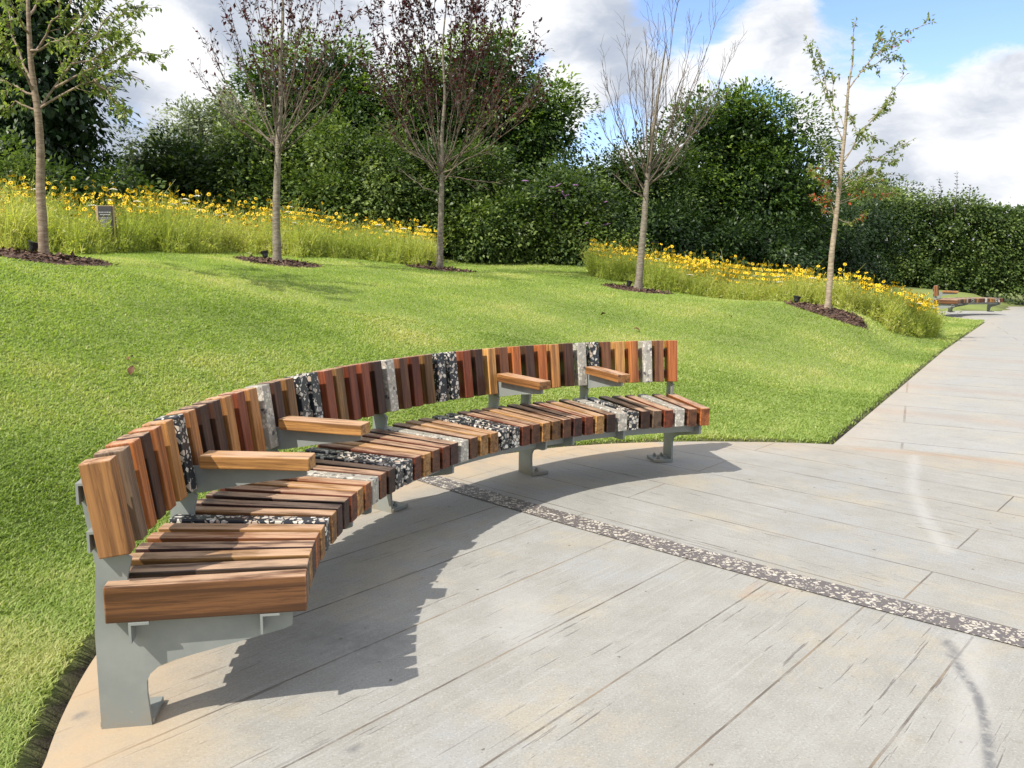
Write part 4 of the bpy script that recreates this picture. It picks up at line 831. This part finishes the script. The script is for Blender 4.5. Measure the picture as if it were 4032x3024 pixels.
def flower_mesh(hh, var):
    r = random.Random(var); mb = MB(); n = 8
    tilt = R(r.uniform(25, 75)); az = r.uniform(0, 6.28); U = Vector((math.sin(tilt) * math.cos(az), math.sin(tilt) * math.sin(az), math.cos(tilt))); q = U.to_track_quat('Z', 'Y'); c = Vector((r.uniform(-.03, .03), r.uniform(-.03, .03), hh))
    V = []; F = []
    for k in range(n):
        a = k * 2 * math.pi / n; 
        for rr_, aa, z in ((.007, 0, .003), (.022, .31, .004), (.032, .13, -.002), (.032, -.13, -.002), (.022, -.31, .004)): V.append(tuple(c + q @ Vector((rr_ * math.cos(a + aa), rr_ * math.sin(a + aa), z))))
        F.append([5 * k + j for j in range(5)])
    mb.add(V, F, 0)
    V = [tuple(c + q @ Vector((.010 * math.cos(k * 1.047), .010 * math.sin(k * 1.047), .004))) for k in range(6)] + [tuple(c + q @ Vector((.006 * math.cos(k * 1.047), .006 * math.sin(k * 1.047), .011))) for k in range(6)]
    mb.add(V, [[k, (k + 1) % 6, 6 + (k + 1) % 6, 6 + k] for k in range(6)] + [[6 + k for k in range(6)]], 1)
    Vt, Ft = tube([(0, 0, -.02), (c.x * .3, c.y * .3, hh * .5), tuple(c)], [.003, .0028, .0022], 4); mb.add(Vt, Ft, 2)
    return mb
def head_list(sample, n, h0, h1):
    x, y, f, ed, tt = sample(n); return x, y, f, ed
def flowers(sample, r, n_all, n_ind, h0, h1, label, stuffname, slo=.12):
    x, y, f, ed, tt = sample(n_all, slo, 1.0)
    cl = np.sin(x * 2.3 + 1.1 * y) + np.sin(x * 5.1 - y * 3.3) + .7 * np.sin(x * 9.7 + y * 2.1); o = np.argsort(-(cl + r.normal(0, .9, n_all))); keep = o[:int(n_all * .62)]; x, y, f = x[keep], y[keep], f[keep]
    z = ground_z(x, y); h = np.clip(r.normal((h0 + h1) / 2, (h1 - h0) / 4, len(x)) - .12 * (1 - np.clip(f * 3, 0, 1)), h0 * .7, h1 * 1.18)
    vis = np.argsort(f + r.normal(0, .2, len(x)) - (h - h0) * .8); ind = vis[:n_ind]; rest = vis[n_ind:]
    for k in ind:
        hb = round(float(h[k]) * 12) / 12; key = (hb, int(r.integers(0, 6)))
        if key not in FL: ob = flower_mesh(hb, hash(key) % 1000).build('yellow_flower', [PETAL, EYE, STEM]); FL[key] = ob.data; new = ob
        else: new = bpy.data.objects.new('yellow_flower', FL[key]); COL.objects.link(new)
        new.location = (x[k], y[k], z[k]); new.scale = (1, 1, 1); new.rotation_euler = (0, 0, float(r.normal(0, .5))); tag(new, label[0], 'flower', label[1])
    mb = MB()
    for k in rest:
        hb = round(float(h[k]) * 12) / 12; m2 = flower_mesh(hb, int(r.integers(0, 900))); 
        b = len(mb.v); V = np.array(m2.v) + [x[k], y[k], z[k]]; mb.v += [tuple(q) for q in V]; mb.pc += [tuple(q) for q in V]; mb.f += [[i + b for i in g] for g in m2.f]; mb.mi += m2.mi; mb.co += m2.co; mb.sm += m2.sm
    tag(mb.build(stuffname, [PETAL, EYE, STEM]), label[2], 'flowers', label[1], 'stuff')
def umbels(sample, r, n, h0, h1, label):
    me = None
    for k in range(n):
        if me is None:
            mb = MB(); rr_ = random.Random(4)
            for j in range(26):
                a = rr_.uniform(0, 6.28); q = .055 * math.sqrt(rr_.random()); x_, y_, z_ = q * math.cos(a), q * math.sin(a), .62 + .012 - q * q * 4
                mb.add([(x_ - .008, y_, z_), (x_, y_ - .008, z_ + .003), (x_ + .008, y_, z_), (x_, y_ + .008, z_ + .003), (x_, y_, z_ + .009)], [[0, 1, 4], [1, 2, 4], [2, 3, 4], [3, 0, 4]], 0)
                Vt, Ft = tube([(0, 0, .57), (x_ * .6, y_ * .6, .60), (x_, y_, z_)], [.0012] * 3, 3); mb.add(Vt, Ft, 1)
            Vt, Ft = tube([(0, 0, -.02), (.01, 0, .3), (0, 0, .57)], [.003, .003, .002], 4); mb.add(Vt, Ft, 1)
            o = mb.build('white_umbel_flower', [WHITE_FL, STEM]); me = o.data
        else: o = bpy.data.objects.new('white_umbel_flower', me); COL.objects.link(o)
        x, y, f, ed, tt = sample(1, 0.03, .7); z = gz(x[0], y[0]); s_ = r.uniform(h0, h1) / .62; o.location = (x[0], y[0], z); o.scale = (1, 1, s_); o.rotation_euler = (0, 0, r.uniform(0, 6)); tag(o, label[0], 'flower', label[1])
LF = [(-130, 536, 9.0), (0, 541, 9.4), (240, 547, 10.5), (500, 547, 12.9), (750, 560, 14.3), (905, 576, 15.0), (940, 578, 15.4)]
RF = [(1275, 597, 15.9), (1300, 606, 15.5), (1480, 637, 14.9), (1700, 659, 13.8), (1890, 690, 13.4), (1970, 706, 13.7), (2020, 711, 14.2)]
smp, r = meadow(LF, (3.2, 3.6), "left_meadow_grass", 0, 30000, .20, .50, 61)
tag(bpy.data.objects["left_meadow_grass"], "tall yellow-green wildflower stems of the left meadow behind three young trees", "meadow grass", None, "stuff")
flowers(smp, r, 3400, 160, .28, .78, ("yellow daisy-like flower with dark eye in the left meadow behind three young trees", "yellow flowers in the left meadow", "further yellow flowers crowded at the back of the left meadow"), "left_meadow_flowers")
umbels(smp, r, 26, .45, .8, ("white lacy flower head among the yellow flowers of the left meadow", "white flower heads in the left meadow"))
smp2, r2 = meadow(RF, (2.6, 2.4), "right_meadow_grass", 0, 26000, .20, .44, 62)
tag(bpy.data.objects["right_meadow_grass"], "bright yellow-green wildflower stems of the right flower bed by the path", "meadow grass", None, "stuff")
flowers(smp2, r2, 4400, 140, .26, .66, ("yellow daisy-like flower with dark eye in the right bed beside the path", "yellow flowers in the right bed", "further yellow flowers crowded at the back of the right bed"), "right_meadow_flowers")
umbels(smp2, r2, 40, .30, .5, ("white lacy flower head low in the right flower bed", "white flower heads in the right bed"))

# violet spike by the sign, and the sign
def spike(px, py, d, h):
    p = at(px, py, d); z = gz(p[0], p[1]); root = tag(empty('violet_flower', (p[0], p[1], z)), "violet flower spike standing at the lower right of the sign panel", 'flower'); r_ = random.Random(9)
    tb = Tubes(); tb.add([(0, 0, -.02), (.01, 0, h * .5), (0, 0, h)], [.004, .003, .002], 4); tb.build('stem', STEM, root); P = []
    for k in range(46): a = r_.uniform(0, 6.28); q = r_.uniform(.6, 1.0); P.append((.03 * math.cos(a) * (1.15 - q * .6), .03 * math.sin(a) * (1.15 - q * .6), h * q))
    P = np.array(P); V, F = leaf_quads(P, P * [1, 1, 0] + unit(len(P)) * .01, unit(len(P)), .035, .03); link('florets', np_mesh('florets', V, F), VIOLET, root)
spike(247, 535, 10.75, .50)
def sign():
    d = 10.62; p = at(229, 530, d); z = gz(p[0], p[1]); k = d * PX / FPX; root = tag(empty('information_sign', (p[0], p[1], z), R(-9)), "dark grey information panel with pale text standing in the left meadow", 'sign')
    top = at(229, 444, d)[2] - z; w_ = 33 * k; hh = 60 * k
    mb = MB(); Vb, F = bevel_box(w_ + .05, .03, top + .1, .003, 1); mb.add(Vb + [-.006, .035, top / 2 - .05], F); mb.build('board', PALE_WOOD, root)
    mb = MB(); Vb, F = bevel_box(w_, .01, hh, .002, 1); mb.add(Vb + [.008, .012, top - hh / 2 - .004], F); pn = mb.build('panel', DARK_PANEL, root)
    mb = MB(); r_ = random.Random(2); y_ = .0055
    for i, (f0, wl) in enumerate([(.22, .80), (.30, .60), (.42, .78), (.49, .62), (.56, .70), (.63, .55), (.70, .66), (.77, .5)]):
        zc = top - .004 - hh * f0; x_ = -w_ * wl / 2
        while x_ < w_ * wl / 2:
            l = r_.uniform(.012, .03); mb.add([(x_, y_, zc - .005), (x_ + l, y_, zc - .005), (x_ + l, y_, zc + .005), (x_, y_, zc + .005)], [[0, 1, 2, 3]]); x_ += l + .006
    mb.build('lettering', TEXT_M, pn)
sign()

# ---------------------------------------------------------------- grass blades
def lawn_grass():
    r = np.random.default_rng(77); n = 1900000
    th = r.uniform(-R(40), R(38), n); q = np.exp(r.uniform(math.log(1.9), math.log(26), n)); x = q * np.sin(th); y = q * np.cos(th)
    pd = pave_dist(x, y); k = pd > np.where(x < -.9, .06, .022) + r.uniform(0, .05, n)
    x, y, q = x[k], y[k], q[k]
    for cx, cy, rad in MULCH.values(): k = np.hypot(x - cx, y - cy) > rad * (1 + .04 * np.sin(3 * np.arctan2(y - cy, x - cx))) - .02; x, y, q = x[k], y[k], q[k]
    k = np.ones(len(x), bool)          # nothing behind the meadows' front edges
    for fr in (LF, RF):
        F_ = np.array([at(*g)[:2] for g in fr]); an = np.arctan2(F_[:, 0], F_[:, 1]); fa = np.arctan2(x, y); dist = np.interp(fa, an, np.hypot(F_[:, 0], F_[:, 1])); k &= ~((fa > an[0]) & (fa < an[-1]) & (q > dist + .3) & (q < dist + (2.9 if fr is LF else 2.0)))
    x, y, q = x[k], y[k], q[k]; n = len(x); z = ground_z(x, y)
    cl = np.sin(x * 1.7 + y * .9) * np.sin(y * 1.3 - x * .6) + .6 * np.sin(x * 4.3 - y * 3.1) * np.sin(y * 5.1 + x * 2.2) + .5 * np.sin(x * 11 + 3 * y) * np.sin(y * 13 - 5 * x)
    h = (.015 + .0009 * q + .007 * np.exp(-(q / 4.2) ** 2)) * r.uniform(.55, 1.25, n) * (1 + .16 * cl); wd = (.0010 + .00056 * q) * r.uniform(.7, 1.3, n)
    a = r.uniform(0, 2 * math.pi, n); ln = h * np.abs(r.normal(1.0, .45, n)); dx, dy = np.cos(a), np.sin(a)
    B = np.stack([x, y, z - .006], 1); S_ = np.stack([-dy * wd, dx * wd, 0 * wd], 1); M = B + np.stack([dx * ln * .3, dy * ln * .3, h * .62], 1); T_ = B + np.stack([dx * ln, dy * ln, h], 1)
    V = np.stack([B - S_, B + S_, M + S_ * .85, M - S_ * .85, T_], 1).reshape(-1, 3); i = np.arange(n)[:, None] * 5
    near = q < 9
    F = np.concatenate([(i + np.array([0, 1, 2]))[near], (i + np.array([0, 2, 3]))[near], (i + np.array([3, 2, 4]))[near], (i + np.array([0, 1, 4]))[~near]])
    t_ = np.clip(.45 + .13 * cl + .20 * np.sin(x * 1.1 - 2.3 * y) * np.sin(2.1 * x + .7 * y + 1) + .10 * np.sin(x * 6.1 + 2 * y) * np.sin(y * 7.3 - x) + .12 * np.sin(x * .7 + 1.9 * y + 2 * np.sin(x * .9)) + r.normal(0, .11, n) + np.where(r.random(n) < .03, .45, 0), 0, 1); T = np.concatenate([t_[near]] * 3 + [t_[~near]])
    m = leaf_mat("grass_blades", (.21, .30, .065), (.36, .455, .130), (.60, .57, .27), .48, rough=.5, spec=.35, tcol=(1.15, 1.25, .5))
    o = link("lawn_grass", np_mesh("lawn_grass", V, F, {'tint': ('FACE', T)}), m); tag(o, "short mown green grass covering the sloping lawn", "grass", None, "stuff")
lawn_grass()

# a few dead leaves on the lawn
def dead_leaf(px, py, d, label, up=False):
    p = None
    for dd in np.arange(3, 16, .05):
        g = at(px, py, dd)
        if g[2] <= gz(g[0], g[1]) + .035: p = g; break
    if p is None: return
    n = 9; V = []
    for i in range(n):
        f = i / (n - 1); wd = .022 * math.sin(math.pi * min(1, f * .96 + .03)) ** .8; V += [(-.035 + .07 * f, -wd, .010 * math.sin(f * 4)), (-.035 + .07 * f, 0, .010 * math.sin(f * 4) - .006), (-.035 + .07 * f, wd, .010 * math.sin(f * 4) + .003)]
    F = [[3 * i + j, 3 * i + 3 + j, 3 * i + 4 + j, 3 * i + 1 + j] for i in range(n - 1) for j in (0, 1)]
    mb = MB(); mb.add(V, F, smooth=True); o = mb.build('fallen_leaf', LEAF_DEAD); o.location = (p[0], p[1], gz(p[0], p[1]) + .04); o.rotation_euler = (.4, -1.1 if up else .2, px); tag(o, label, 'leaf', 'fallen brown leaves on the lawn')
dead_leaf(281, 776, 6, "flat brown fallen leaf on the lawn, just above an upright one"); dead_leaf(284, 802, 6, "dark brown fallen leaf standing upright on the lawn left of the bench", True)
dead_leaf(1303, 680, 9, "small rusty fallen leaf on the lawn below the bare tree"); dead_leaf(1578, 684, 9, "orange brown fallen leaf on the lawn below the round tree"); dead_leaf(1376, 712, 9, "small brown fallen leaf on the lawn above the far half of the bench")
